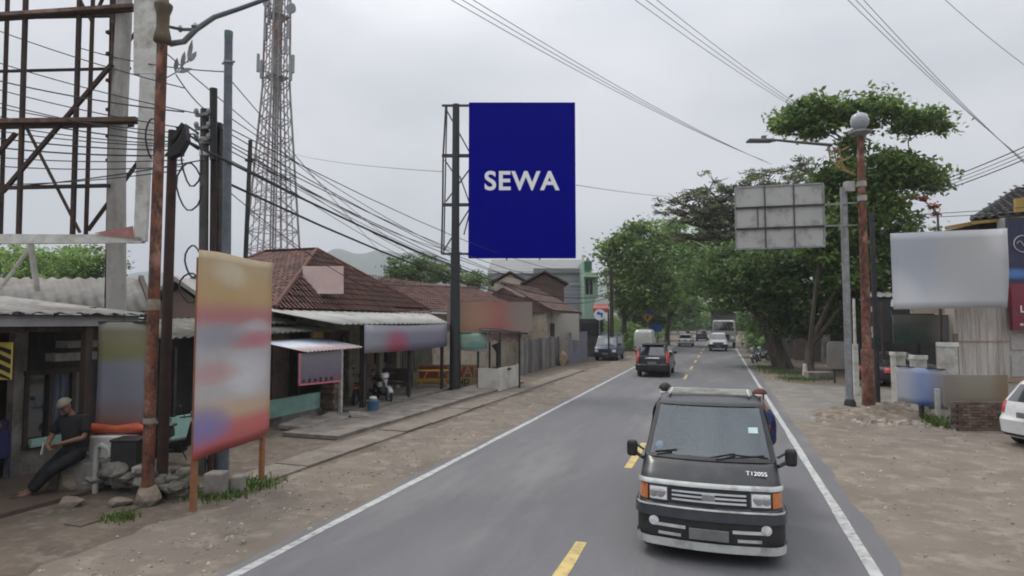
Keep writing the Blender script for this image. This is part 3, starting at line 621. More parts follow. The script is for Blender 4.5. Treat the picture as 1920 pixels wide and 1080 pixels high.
def hip(mb_t, mb_r, e, ridge, pu=.2, pv=.3):
    """e: 4 eave corners in order, ridge: 2 points (first belongs to corners 0,1; second to 2,3)"""
    a, b, c, d = [V(p) for p in e]; r0, r1 = V(ridge[0]), V(ridge[1])
    for poly in ((a, b, r0), (b, c, r1, r0), (c, d, r1), (d, a, r0, r1)): tiles(mb_t, poly, pu, pv, .028)
    for p, q_ in ((a, r0), (b, r0), (c, r1), (d, r1), (r0, r1)): mb_r.tube([p+V((0, 0, .03)), q_+V((0, 0, .04))], .075, 6)
    mb_t2 = MB()
    for poly in ((a, b, r0), (b, c, r1, r0), (c, d, r1), (d, a, r0, r1)): mb_r.add([p-V((0, 0, .03)) for p in poly], [tuple(range(len(poly)))])
# house 1 behind the warungs
hs = thing('tiled_house', 'house with red brown hip roof behind the porch, a pale board on its tiles', 'house', (-18, 19.9, 0))
mt, mr_ = MB(), MB()
hip(mt, mr_, [(-12.2, 14.6, 3.12), (-12.2, 24.6, 3.25), (-18.4, 24.6, 3.2), (-18.4, 14.6, 3.12)], [(-14.7, 19.9, 5.5), (-17.1, 19.9, 5.5)])
mt.build('roof', TILE, hs, smooth=30); mr_.build('ridge', mat('ridge_tile', (.15, .06, .045), (.1, .05, .04), .9, 3), hs)
mb = MB(); mb.box((-15.4, 19.7, 1.55), (5.2, 8.8, 3.1)); mb.build('wall', mat('pale_pink_wall', (.42, .32, .28), (.35, .27, .23), .9, 2, c3=(.25, .2, .17)), hs)
mb = MB()
for y in (17, 19.3, 21.5): mb.box((-12.78, y, 1.7), (.06, .9, 1.2))
mb.each('window', GLASSD, hs)
p = [P(567, 499, 21), P(644, 499, 21), P(644, 551, 20.4), P(567, 551, 20.4)]
o = MB(); o.prism(p, FW*.05); o.build('roof_board', mat('faded_pink_board', (.36, .26, .24), (.3, .22, .2), .8, 3, c3=(.4, .32, .3)), bevel=.01, tag=('faded pink rectangular board lying on the red tiled roof', 'board'))
# house 2: long middle roof, house 3: right roof
hs = thing('tiled_house', 'long low house with dull red tiled roof behind the black billboard pole', 'house', (-15, 29.6, 0))
mt = MB(); tiles(mt, [(-12.1, 24.4, 3.15), (-11.3, 38, 3.35), (-15.3, 38, 4.95), (-15.3, 24.4, 4.4)]); tiles(mt, [(-19, 38, 3.2), (-19, 24.4, 3.2), (-15.3, 24.4, 4.4), (-15.3, 38, 4.95)]); mt.build('roof', TILE, hs, smooth=30)
mb = MB(); mb.tube([(-15.3, 24.3, 4.46), (-15.3, 38.1, 5.0)], .09, 6); mb.build('ridge', TILEB, hs)
mb = MB(); mb.box((-15.6, 31.3, 1.57), (6.2, 13.2, 3.1)); mb.build('wall', PLASTER, hs)
hs = thing('tiled_house', 'beige house with ribbed brown tiled roof at the end of the plank fence', 'house', (-13.4, 40.8, 0))
mt, mr_ = MB(), MB(); tiles(mt, [(-10.0, 37.6, 3.45), (-10.0, 46, 3.45), (-13.4, 46, 5.2), (-13.4, 37.6, 5.2)], .34, .42, .06); tiles(mt, [(-17, 46, 3.45), (-17, 37.6, 3.45), (-13.4, 37.6, 5.2), (-13.4, 46, 5.2)], .34, .42, .06); mt.build('roof', TILEB, hs, smooth=30)
mr_.tube([(-13.4, 37.5, 5.28), (-13.4, 46.1, 5.28)], .09, 6); mr_.box((-10.0, 41.8, 3.36), (.06, 8.4, .2)); mr_.build('eave_board', mat('eave_brown', (.12, .09, .07), (.09, .07, .055), .85), hs)
mb = MB(); mb.box((-13.5, 41.8, 1.68), (6, 7.8, 3.36)); mb.build('wall', PLASTER, hs); MB().prism([(-16.5, 37.7, 3.36), (-10.4, 37.7, 3.36), (-13.4, 37.7, 5.0)], (0, .1, 0)).build('gable_board', TILEB, hs)
mb = MB(); mb.box((-10.42, 39.2, 1.6), (.12, .9, 2.1)); mb.build('door', WOODD, hs); mb = MB(); mb.box((-10.45, 41, 2), (.1, 1.2, 1)); mb.build('window', GLASSD, hs)
o = MB(); a, wv, h = panel_pts(1030, 588, 1086, 638, 40.6); board(o, a, wv, h, .06); o.build('sign_board', signmat('beige_board', [(0, (.36, .33, .29)), (.5, (.4, .38, .34)), (1, (.42, .39, .34))], [(.15, .5, .2, .7, (.48, .44, .37))]), tag=('pale beige blank sign board in front of the ribbed roof house', 'sign'))
def gable(name, label, px0, px1, pye, pyr, D, m_r, m_w, dep=5):
    a, b = P(px0, pye, D), P(px1, pye, D); r = P((px0+px1)/2, pyr, D); b.z = a.z; t = thing(name, label, 'house', V(((a.x+b.x)/2, (a.y+b.y)/2, 0))+FW*dep/2)
    mb = MB(); ov = (b-a).normalized()*.35; up = V((0, 0, .12)); k = FW*(dep+.4)
    mb.prism([a-ov, r+up, r+V((0, 0, .25)), a-ov+V((0, 0, .13))], k); mb.prism([b+ov, b+ov+V((0, 0, .13)), r+V((0, 0, .25)), r+up], k); mb.build('roof', m_r, t)
    mb = MB(); g0 = V((a.x, a.y, 0)); g1 = V((b.x, b.y, 0)); mb.prism([g0+FW*.3, g1+FW*.3, b+FW*.3, r+FW*.3-V((0, 0, .05)), a+FW*.3], FW*dep); mb.build('wall', m_w, t); return t
gable('gabled_house', 'cream gable with brown roof edges peeping over the tiled roof under the blue billboard', 926, 986, 531, 513, 53, TILEB, mat('cream_gable', (.55, .5, .42), (.5, .45, .37), .9))
gable('gabled_house', 'dark brown pointed roof top rising beside the cream gable below the billboard', 984, 1058, 533, 512, 49, TILEB, TILEB)
# big grey hall and green building
hl = thing('metal_hall', 'big grey sheet metal hall below the blue billboard, with lighter roof edge', 'hall', XY(1005, 82))
D = 80; mb = MB(); a, wv, h = panel_pts(914, 510, 1094, 640, D); a.z = 0; h = P(960, 512, D).z; mb.prism([a, a+wv, a+wv+V((0, 0, h)), a+V((0, 0, h))], FW*16)
GREYS = mat('grey_sheet', (.27, .28, .31), (.24, .25, .28), .7, .3, bump=.1, stretch=(3, 3, .3), c3=(.28, .28, .3)); mb.build('wall', GREYS, hl)
mb = MB(); e0, e1 = P(914, 511, D-.3), P(1095, 511, D-.3); r0, r1 = P(922, 489, D+6), P(1094, 489, D+6); mb.prism([e0, e1, r1, r0], V((0, 0, .15))); mb.prism([P(1000, 503, D-.35), P(1095, 503, D-.35), P(1095, 512, D-.35), P(1000, 512, D-.35)], FW*.04); mb.build('roof', mat('light_sheet', (.2, .205, .2), (.17, .175, .175), .6, .5), hl)
mb = MB(); mb.bar(P(920, 510, D-.36), P(1000, 510, D-.36), .1); mb.bar(P(1068, 533, D-.1), P(1094, 533, D-.1), .12); mb.each('trim', WHT, hl); MB().bar(P(1094, 640, D-.5), P(1093, 478, D-.5), .25).build('vent_stack', WHT, hl)
gb = thing('green_building', 'narrow bright green building with dark windows at the right end of the grey hall', 'building', XY(1108, 76))
D = 75; mb = MB()
for x0, x1, y0, y1, dd, m_ in ((1096, 1110, 489, 640, 10, 0), (1110, 1122, 520, 640, 8, 0)):
    a, wv, h = panel_pts(x0, y0, x1, y1, D); a.z = 0; h = P(x0, y0, D).z; mb.prism([a, a+wv, a+wv+V((0, 0, h)), a+V((0, 0, h))], FW*dd)
mb.each('wall', mat('mint_building', (.28, .42, .32), (.24, .36, .28), .8, .6), gb)
mb = MB(); board(mb, *panel_pts(1096, 490, 1110, 508, D-.2), .1); mb.build('upper_panel', mat('deep_green', (.03, .13, .09), (.03, .1, .07), .6), gb)
mb = MB(); board(mb, *panel_pts(1095, 511, 1122, 519, D-1), 1); mb.build('canopy', mat('light_green', (.4, .58, .36), (.35, .5, .32), .7), gb)
for x0, x1 in ((1098, 1104), (1106, 1111)): mb = MB(); board(mb, *panel_pts(x0, 523, x1, 551, D-.1), .05); mb.build('window', GLASSD, gb)
# ================= LEFT WARUNG WITH MAN =================
CORR = mat('corrugated_roof', (.34, .33, .3), (.26, .25, .23), .75, 2, c3=(.2, .17, .14), s3=1.2)
def corrugated(mb, a, b, c, d, pitch=.2, amp=.025, off=0):
    """sheet a-b along the eave, d-c along the top; waves run up the slope"""
    a, b, c, d = map(V, (a, b, c, d)); nu = max(6, int((b-a).length/pitch*6)); n = (b-a).cross(d-a).normalized()
    if n.z < 0: n = -n
    L_ = (b-a).length
    mb.grid(lambda u, v: a.lerp(b, u).lerp(d.lerp(c, u), v)+n*(amp*math.sin(u*L_/pitch*2*math.pi)+off), nu, 1)
def solid(o, t=.012): m_ = o.modifiers.new('thick', 'SOLIDIFY'); m_.thickness = t; return o
XW, XE = -11.5, -10.2
wr = thing('roadside_stall', 'dark roadside stall with grey metal eave, curtained window and mint green sill', 'shop', (-12.5, 5.5, 0))
y1w = 8.85; wa = OX(50, 700, XW); wb = OX(163, 818, XW); sill = wb.z
STW = mat('stained_wall', (.26, .245, .22), (.17, .155, .135), .93, 2, bump=.3, c3=(.1, .09, .08), s3=1.6)
mb = MB(); mb.box((XW-.08, (y1w+wa.y)/2, sill/2), (.16, y1w-wa.y+.25, sill)); mb.box((XW-.08, wa.y-.1, 1.4), (.17, .2, 2.8))
mb.box((XW-2, y1w-.08, 1.4), (3.8, .15, 2.8)); mb.box((XW-.08, 1.6, 1.4), (.16, 5.6, 2.8)); mb.each('wall', STW, wr)
mb = MB(); mb.box((XW-.08, (wb.y+y1w)/2+.05, 1.75), (.155, y1w-wb.y, 2.5)); mb.box((XW-.08, (wa.y+y1w)/2, wa.z+.5), (.15, y1w-wa.y, .95)); mb.build('upper_wall', mat('eave_shade_boards', (.045, .042, .036), (.03, .028, .025), .9, 4, stretch=(4, 4, .5)), wr)  # upper boards coloured near black, the shade under the eave painted in
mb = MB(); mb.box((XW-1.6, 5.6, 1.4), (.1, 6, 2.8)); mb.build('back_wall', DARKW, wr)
mb = MB()
mb.box((XW+.0, (wa.y+wb.y)/2, wa.z), (.1, wb.y-wa.y+.1, .09)); mb.box((XW+.0, (wa.y+wb.y)/2, sill), (.1, wb.y-wa.y+.1, .08))
for k in (0, .36, .72, 1): mb.box((XW+.003, wa.y+(wb.y-wa.y)*k, (wa.z+sill)/2), (.08, .07, wa.z-sill-.09))
mb.build('window_frame', mat('brown_frame', (.06, .045, .035), (.04, .03, .025), .7), wr)
mb = MB(); mb.box((XW-.04, (wa.y+wb.y)/2, (wa.z+sill)/2), (.015, wb.y-wa.y, wa.z-sill-.09)); mb.build('window', GLASSD, wr)
mb = MB(); mb.grid(lambda u, v: (XW-.015+.012*math.sin(u*30), wa.y+(wb.y-wa.y)*(.36+.42*u), sill+.06+(wa.z-sill-.1)*v), 30, 2); mb.build('curtain', mat('bluegrey_curtain', (.13, .15, .19), (.07, .08, .11), .9, 4, stretch=(1, 6, .5)), wr)
mb = MB(); q0, q1 = OX(55, 840, XW+.06), OX(112, 815, XW+.06); mb.box((XW+.06, (q0.y+q1.y)/2, (q0.z+q1.z)/2), (.1, q1.y-q0.y, abs(q1.z-q0.z))); MINT = mat('mint_paint', (.3, .5, .43), (.26, .43, .37), .7, 3, c3=(.2, .3, .26)); mb.build('mint_ledge', MINT, wr, bevel=.01)
mb = MB(); corrugated(mb, (XE, 0, 2.86), (XE, 8.75, 2.86), (-14.5, 8.95, 3.25), (-14.5, 0, 3.25), .32, .02); solid(mb.build('roof', CORR, wr, smooth=60))
mb = MB(); mb.box((XE-.06, 4.4, 2.72), (.03, 8.4, .16)); mb.build('fascia', mat('grey_fascia', (.3, .3, .3), (.24, .24, .25), .7, 3), wr)
mb = MB()
for i in range(17): mb.box((XE+.0, .3+i*.52, 2.83), (.05, .05, .05))
mb.box((XE, 4.4, 2.815), (.02, 8.6, .03)); mb.build('roof_hook', BLACK, wr)
pp = XY(168, 10.6); mb = MB(); mb.box((XE-.15, pp.y, 1.35), (.12, .12, 2.7)); mb.box((XE-.2, 4.2, 2.6), (.1, 8, .1)); mb.build('post', WOODD, wr)
mb = MB(); mb.box((XW+.5, OX(145, 640, XW+.5).y, OX(145, 645, XW+.5).z), (.3, .55, .12)); mb.box((XW+.5, OX(135, 668, XW+.5).y, OX(135, 668, XW+.5).z), (.25, .75, .14)); mb.build('shelf', mat('stacked_shelf', (.3, .29, .26), (.2, .19, .17), .9), wr)
# floor apron
mb = MB(); mb.box((-10.6, 5.5, .03), (2.3, 7, .06)); st(mb.build('stall_floor', mat('reddish_dirt', (.1, .07, .052), (.075, .055, .042), .95, 2, bump=.4), loc=(0, 0, 0)))
# chevron board
a, wv, h = panel_pts(-26, 642, 19, 712, 9.6)
o = thing('warning_board', 'black and yellow diagonally striped board hanging at the left edge', 'sign', a); mb = MB(); board(mb, a, wv, h, .03); mb.build('backing', mat('yellow_board', (.62, .48, .1), (.52, .4, .09), .7, 6), o)
mb = MB()
for k in range(-1, 5):
    z0 = h*k/4.0; pts = [(0, z0+.11*1.0), (1, z0-.05), (1, z0+.03), (0, z0+.2)]; pts = [(x, min(h, max(0, z))) for x, z in pts]
    if len({z for _, z in pts}) > 2: mb.prism([a+wv*x+V((0, 0, z))-FW*.004 for x, z in pts], -FW*.003)
mb.build('stripe', BLACK, o)
# hanging banner of the stall
a, wv, h = panel_pts(176, 604, 272, 826, 10.4)
o = thing('hanging_banner', 'smudged banner printed yellow, blue grey and red hanging from the eave of the left stall', 'banner', a)
mb = MB(); mb.grid(lambda u, v: a+wv*u+V((0, 0, h*v))+FW*(.03*math.sin(u*4+v*3)), 8, 12); solid(mb.build('print_sheet', signmat('stall_banner_print', [(0, (.2, .1, .085)), (.12, (.24, .11, .09)), (.24, (.2, .16, .17)), (.4, (.2, .21, .25)), (.62, (.2, .21, .25)), (.72, (.19, .185, .09)), (.85, (.2, .19, .1)), (1, (.17, .16, .13))]), o, smooth=60))
mb = MB(); mb.bar(a+V((0, 0, h)), a+wv+V((0, 0, h)), .03); mb.bar(a+wv*.5+V((0, 0, h)), a+wv*.5+V((0, 0, h+.15)), .01); mb.build('rod', BLACK, o)
# counter with orange rolls, black crate, pipe, rubble
c = XY(226, 10.32); o = thing('counter', 'low white plinth stand with orange cover behind the rubble wall', 'stand', c, YAW)
mb = MB(); mb.box((0, 0, .42), (.7, .3, .84)); mb.build('base', WHT, o, local=True, bevel=.02)
mb = MB(); mb.tube([(-.54, 0, .93), (-.4, -.02, .95), (0, 0, .93), (.34, .01, .95), (.47, 0, .93)], [.05, .085, .06, .09, .05], 10); mb.build('cover', mat('orange_cover', (.55, .11, .045), (.42, .08, .04), .6, 6), o, local=True, smooth=60)
p = XY(252, 10.0); MB().box(p+V((0, 0, .6)), (.42, .35, .42), rz=YAW).box(p+V((0, 0, .83)), (.46, .38, .05), rz=YAW+.05).build('crate', BLACK, bevel=.03, tag=('black lidded crate standing on the rubble wall under the stall banner', 'crate'))
rw = thing('rubble_wall', 'low tumbledown wall of grey rubble stones at the foot of the rusty lamp post', 'wall', XY(240, 9.95))
mb = MB(); rd = random.Random(3)
for i in range(85):
    px = rd.uniform(172, 372); D = 10.1+rd.uniform(-.25, .35)-.002*(px-180); zz = rd.uniform(0, .42)*(1 if px < 300 else .55); p = XY(px, D, zz+.04); mb.rock(p, rd.uniform(.07, .17), i, (1, 1, .75))
mb.build('stones', mat('rubble_grey', (.22, .205, .18), (.13, .12, .105), .95, 5, bump=.6, island=.4, c3=(.09, .09, .07)), rw)
for px, py, s_, sq, lb in ((118, 925, .3, (.95, .8, 1.05), 'large squared sandstone block by the leaning man, left one of the two'), (172, 915, .32, (1.05, .8, .8), 'large rough stone block by the leaning man, right one of the two'), (122, 950, .17, (1.5, .7, .4), 'flat pale stone slab lying in front of the squared block'), (270, 948, .2, (1, .9, .8), 'rough boulder against the foot of the rusty lamp post'), (225, 950, .13, (1.4, 1, .6), 'brown stone lump in front of the rubble wall')):
    p = G(px, py); MB().rock(p+V((0, 0, s_*sq[2]*.55))+FW*s_*.5, s_, px, sq).build('stone_block', mat('sandstone', (.25, .2, .15), (.16, .135, .11), .95, 5, bump=.6, c3=(.14, .13, .09)), tag=(lb, 'stone'))
p = XY(190, 9.9); MB().tube([p, p+V((0, 0, .6)), p+V((.03, 0, .72)), p+V((.1, .0, .76)), p+RT*.2+V((0, 0, .7)), p+RT*.22+V((0, 0, .6))], .045, 10).build('vent_pipe', mat('pvc_grey', (.4, .4, .38), (.3, .3, .28), .6), smooth=True, tag=('grey plastic pipe with bent top beside the rough stone blocks', 'pipe'))
# roofs of the house behind the left stall
hs = thing('asbestos_house', 'house with wide weathered grey corrugated roof behind the left stall', 'house', XY(60, 21))
e = [P(-420, 590, 14.2), P(287, 583, 14.8), P(262, 522, 17.2), P(-420, 520, 17.2)]
mb = MB(); corrugated(mb, *e, .3, .03); solid(mb.build('roof', mat('asbestos_grey', (.19, .18, .16), (.13, .125, .115), .9, 1.2, c3=(.24, .22, .19), s3=.8, stretch=(1, .4, 1)), hs, smooth=60), .03)
mb = MB(); mb.bar(P(290, 590, 14.75), P(264, 520, 17.2), .12); mb.build('barge_board', WOODD, hs)
mb = MB(); a = XY(-400, 15.2); b = XY(274, 15.2); mb.prism([a, b, b+V((0, 0, 2.8)), a+V((0, 0, 2.8))], FW*2.0); mb.prism([P(276, 583, 15.2), P(264, 530, 17.1), P(264, 583, 17.1)], -RT*.2); mb.each('wall', DARKW, hs)
gable('gabled_house', 'small house with dark gable and pinkish wall behind the rusty poles', 262, 392, 588, 535, 17.6, CORR, mat('pink_wall', (.38, .27, .23), (.32, .23, .2), .9, 2, c3=(.25, .2, .17)))
# ================= MINT STALL =================
ms = thing('roadside_stall', 'open stall with white patched awning, mint green half wall and brick pillar', 'shop', (-12.2, 13.5, 0))
BRICK = mat('old_brick', (.17, .1, .07), (.1, .075, .06), .92, 9, bump=.5, island=.3, c3=(.2, .18, .15))
mb = MB(); mb.box((-11.3, 12.9, .42), (.14, 5.2, .46)); mb.build('mint_wall', MINT, ms)
mb = MB(); mb.box((-11.3, 12.9, .095), (.2, 5.3, .19)); mb.build('plinth', STW, ms)
mb = MB(); rd = random.Random(9)
for k in range(13):
    for j in range(2): mb.box((-11.05, 15.66+j*.25+(.06 if k % 2 else 0), .07+k*.15), (.46, .235, .135))
mb.build('pillar', BRICK, ms, bevel=.01)
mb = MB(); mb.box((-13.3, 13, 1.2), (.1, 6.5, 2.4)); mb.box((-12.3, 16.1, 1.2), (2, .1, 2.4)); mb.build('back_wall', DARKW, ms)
mb = MB(); mb.box((-10.78, 15.86, 1.0), (.09, .09, 2.0)); mb.build('post', WHT, ms)
mb = MB()
for y in (10.4, 11.8, 13.2, 14.6): mb.box((-11.3, y, 1.4), (.06, .06, 1.5))
mb.build('mullion', BLKM, ms)
mb = MB(); corrugated(mb, (-9.85, 12.95, 1.97), (-9.85, 15.55, 1.99), (-11.35, 15.6, 2.24), (-11.35, 12.95, 2.22), .16, .018)
AWN = signmat('patched_awning', [(0, (.5, .49, .47)), (.5, (.58, .58, .56)), (1, (.5, .5, .48))], [(.75, .9, .3, .35, (.55, .35, .35)), (.3, .85, .2, .3, (.35, .42, .55)), (.9, .3, .2, .3, (.5, .36, .35)), (.55, .6, .2, .2, (.42, .45, .55))], axis='X', dirt=.5)
solid(mb.build('awning', AWN, ms, smooth=60), .01)
mb = MB(); corrugated(mb, (-11.3, 8.8, 2.35), (-11.2, 16, 2.5), (-13.4, 16, 2.85), (-13.4, 8.8, 2.75), .22, .025); corrugated(mb, (-11.9, 12.4, 2.72), (-11.7, 15.2, 2.68), (-12.6, 15.3, 2.9), (-12.6, 12.3, 2.92), .22, .025); solid(mb.build('roof', mat('mossy_sheet', (.16, .155, .13), (.1, .1, .08), .93, 4, c3=(.24, .23, .2), s3=2), ms, smooth=60), .03)
mb = MB(); mb.box((-11.6, 16.0, 2.28), (.1, .9, .42)); mb.build('yellow_panel', mat('ochre_panel', (.5, .34, .13), (.42, .28, .11), .8, 4), ms)
a = OX(560, 722, -9.95); b = OX(639, 714, -9.95); z1 = 1.93
o = thing('stall_sign', 'red edged purple sign hanging under the white patched awning', 'sign', a)
mb = MB(); mb.prism([a, b, V((b.x, b.y, z1)), V((a.x, a.y, z1))], (-.03, 0, 0)); mb.build('panel', signmat('purple_sign', [(0, (.16, .06, .1)), (.2, (.14, .1, .15)), (.5, (.15, .14, .18)), (1, (.22, .21, .22))], [(.5, .12, .2, .12, (.4, .08, .14)), (.1, .3, .12, .25, (.06, .05, .2))]), o)
mb = MB(); mb.bar(a+V((.02, 0, 0)), b+V((.02, 0, 0)), .035); mb.bar(a+V((.02, 0, .02)), V((a.x+.02, a.y, z1)), .03); mb.build('border', mat('pinkred_border', (.6, .14, .17), (.55, .2, .2), .6), o)
mb = MB(); rd = random.Random(4)
for k in range(6): p = a.lerp(b, .1+.13*k); mb.box(p+V((.02, 0, .09)), (.012, .07, rd.choice((.06, .1, .12))))
mb.build('lettering', BLACK, o)
# broken slabs in front
for px, py, w_, d_, r_, lb in ((575, 800, 1.3, .8, .1, 'broken concrete slab lying by the mint stall, nearest to the tall banner'), (625, 792, 1.2, .7, .3, 'broken concrete slab lying below the brick pillar'), (672, 786, .8, .5, .7, 'small tilted slab by the weeds in front of the blue bucket')):
    p = G(px, py); MB().box(p+V((0, 0, .1)), (d_, w_, .12), m=(Euler((.05, .06, r_)).to_matrix())).build('broken_slab', SLAB, bevel=.02, tag=(lb, 'slab'))
# ================= PORCH SHOP =================
ps = thing('porch_shop', 'shop with long pale sheet roofed porch below the red hip roof', 'shop', (-11.6, 19, 0))
mb = MB(); corrugated(mb, (-10.2, 14.9, 2.66), (-10.2, 22.4, 2.68), (-12.3, 24.6, 3.14), (-12.3, 14.0, 3.1), .3, .02); solid(mb.build('roof', mat('pale_sheet', (.36, .36, .34), (.3, .3, .28), .7, 1.5, c3=(.26, .25, .22)), ps, smooth=60))
mb = MB()
for q_, s_ in (((-10.45, 16.55), .16), ((-10.4, 22.1), .1), ((-10.4, 19.4), .09)): mb.box((*q_, 1.3), (s_, s_, 2.6))
mb.each('post', mat('dark_post', (.045, .035, .032), (.03, .027, .026), .8, 5), ps)
mb = MB()
for y0, y1 in ((16.4, 17.2), (18.4, 19.2), (20.4, 20.7), (21.7, 22.0), (23.1, 25)): mb.box((-12.25, (y0+y1)/2, 1.5), (.15, y1-y0, 3))
mb.box((-12.25, 20, 2.75), (.14, 8.6, .6)); mb.build('wall', mat('shop_cream', (.36, .33, .25), (.29, .26, .2), .9, 2, c3=(.2, .18, .14)), ps)
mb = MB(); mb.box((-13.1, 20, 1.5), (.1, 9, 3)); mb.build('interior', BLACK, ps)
mb = MB(); mb.box((-11.25, 20.5, .05), (1.9, 9, .1)); mb.build('floor', SLAB, ps)
mb = MB()
for i in range(13): mb.box((-12.2, 22.1+i*.22, 1.3), (.05, .12, 1.4))
mb.build('slat_screen', WOODG, ps)
o = thing('shop_banner', 'grey purple banner with smudged red patch hung along the porch eave', 'banner', (-10.1, 18.6, 1.7))
a = OX(684, 605, -10.12); b = OX(838, 605, -10.12)
mb = MB(); mb.grid(lambda u, v: (-10.12+.03*math.sin(u*9), a.y+(b.y-a.y)*u, 1.78+.04*math.sin(u*math.pi)*-1+.86*v), 12, 3); solid(mb.build('print_sheet', signmat('purple_banner', [(0, (.17, .17, .27)), (.35, (.21, .21, .28)), (.7, (.25, .25, .3)), (1, (.28, .28, .3))], [(.33, .2, .14, .5, (.42, .07, .13)), (0, .5, .2, 1, (.3, .3, .33))], axis='Z', dirt=.1, pa='Y'), o, smooth=60))
# benches / dark furniture
p = XY(742, 22.5); o = thing('bench', 'dark wooden bench standing in the porch before the cream column', 'bench', p, .2)
MB().box((0, 0, .5), (1.1, .4, .06)).build('seat', WOODD, o, local=True); MB().box((0, .2, .8), (1.1, .05, .45)).build('backrest', WOODD, o, local=True)
for x in (-.5, .5): MB().box((x, 0, .24), (.07, .36, .47)).build('leg', WOODD, o, local=True)
# bucket
p = G(699, 775); o = thing('bucket', 'blue plastic bucket with white cloth on its rim beside the dark porch post', 'bucket', p)
mb = MB(); mb.lathe([(.15, 0), (.19, .36), (.205, .37), (.2, .39), (.17, .385), (.14, .1)], (0, 0, 0), 18); mb.build('tub', mat('blue_plastic', (.09, .2, .33), (.07, .16, .27), .5, 5), o, local=True, smooth=50)
mb = MB(); mb.rock((.02, -.03, .42), .13, 3, (1.1, .8, .6)); mb.build('cloth', WHT, o, local=True, smooth=80)
# yellow table
p = G(812, 729); o = thing('picnic_table', 'yellow wooden table with splayed A shaped legs before the red banner', 'table', p, YAW+.1)
YW = mat('yellow_wood', (.68, .42, .07), (.55, .33, .06), .75, 6, c3=(.3, .2, .08))
mb = MB()
for y in (-.18, 0, .18): mb.box((0, y, .74), (1.25, .16, .04))
mb.build('tabletop', YW, o, local=True)
for y in (-.25, .25):
    MB().bar((-.22, y, .72), (-.58, y, 0), .07, .05).bar((.22, y, .72), (.58, y, 0), .07, .05).build('leg', YW, o, local=True)
    MB().bar((-.72, y+.04, .36), (.72, y+.04, .36), .045, .08).build('rail', YW, o, local=True)
for x in (-.68, .68): MB().box((x, 0, .42), (.2, .7, .04)).build('seat', YW, o, local=True) if False else None
# lettered low banner
a, wv, h = panel_pts(774, 684, 896, 724, 26.3)
o = thing('lettered_banner', 'low red and yellow lettered banner stretched behind the black billboard pole', 'banner', a)
mb = MB(); board(mb, a, wv, h, .03); mb.build('sheet', signmat('yellow_sheet', [(0, (.42, .36, .15)), (.45, (.45, .37, .17)), (1, (.4, .25, .12))], dirt=.3), o)
RP = mat('red_print', (.42, .1, .06), (.34, .09, .06), .7)
mb = MB(); board(mb, a+wv*.62+V((0, 0, h*.42))-FW*.006, wv*.36, h*.5, .003); board(mb, a+wv*.03+V((0, 0, h*.25))-FW*.006, wv*.5, h*.68, .003); mb.build('red_block', RP, o)
YP = mat('pale_yellow_print', (.5, .4, .22), None, .7)
textmesh('AWAN', .62, YP, o, frame(a+wv*.74+V((0, 0, h*.66))-FW*.012, RT, UP), bold=.005); textmesh('ND', .32, BLACK, o, frame(a+wv*.78+V((0, 0, h*.2))-FW*.012, RT, UP), bold=.01)
# ================= BLUE BILLBOARD =================
pb = XY(853, 24.49); bl = thing('billboard', 'tall dark blue billboard reading SEWA beside its black pole and steel frame', 'billboard', pb)
D = 24.5; mb = MB(); top = P(853, 196, D).z; mb.tube([pb-V((0, 0, .3)), pb+V((0, 0, 5.5)), pb+V((0, 0, 5.5)), V((pb.x, pb.y, top))], [.21, .19, .165, .14], 14); mb.build('pole', mat('black_pole', (.035, .037, .042), (.028, .029, .032), .5, 4), bl, smooth=True)
mb = MB()
for y in (198, 292, 384, 476):
    mb.bar(P(829, y, D), P(1076, y, D), .12 if y in (292, 384) else .08); mb.bar(P(832, y, D+.6), P(1076, y, D+.6), .07); mb.bar(P(830, y, D-.05), P(832, y, D+.65), .07)
mb.tube([P(836, 200, D), P(831, 292, D), P(830, 384, D), P(828, 476, D)], .04, 6); mb.bar(P(838, 200, D+.6), P(832, 476, D+.6), .05)
for x in (905, 960, 1010, 1070): mb.bar(P(x, 198, D), P(x, 476, D), .07)
for a_, b_ in (((836, 204), (884, 292)), ((834, 300), (858, 336)), ((836, 378), (880, 318)), ((862, 330), (880, 380)), ((832, 470), (880, 392)), ((870, 440), (880, 400))): mb.bar(P(*a_, D+.1), P(*b_, D+.1), .05)
mb.build('frame', mat('frame_steel', (.06, .06, .062), (.045, .045, .05), .6), bl)
a, wv, h = panel_pts(878, 192, 1080, 484, D-.25)
mb = MB(); board(mb, a, wv, h, .12); mb.build('panel', mat('navy_vinyl', (.0005, .0006, .235), (.0005, .0006, .225), .8, .5, spec=.0), bl)
t_ = textmesh('SEWA', 1.0, mat('white_print', (.9, .9, .9), (.86, .86, .86), .6), bl, frame(a+wv*.5+V((0, 0, h*.494))-FW*.004, RT, UP), bold=.024)
xs = [v.co for v in t_.data.vertices]; 
def fit(o, wd, c):   # scale lettering to a given width about point c
    M = rootmat(o); c = M.inverted() @ V(c); u = RT
    e = [(v.co-c).dot(u) for v in o.data.vertices]; k = wd/(max(e)-min(e)); md_ = (max(e)+min(e))/2
    zz = [v.co.z for v in o.data.vertices]; zm = (max(zz)+min(zz))/2
    for v in o.data.vertices:
        d_ = (v.co-c).dot(u); v.co += u*((d_-md_)*k-d_); v.co.z = c.z+(v.co.z-zm)*k
fit(t_, wv.length*.7, a+wv*.5+V((0, 0, h*.494))-FW*.004)
mb = MB(); mb.bar(P(950, 484, D-.2), P(950, 488, D-.2), .05); mb.bar(P(1012, 484, D-.2), P(1012, 488, D-.2), .05); mb.build('lug', BLACK, bl)
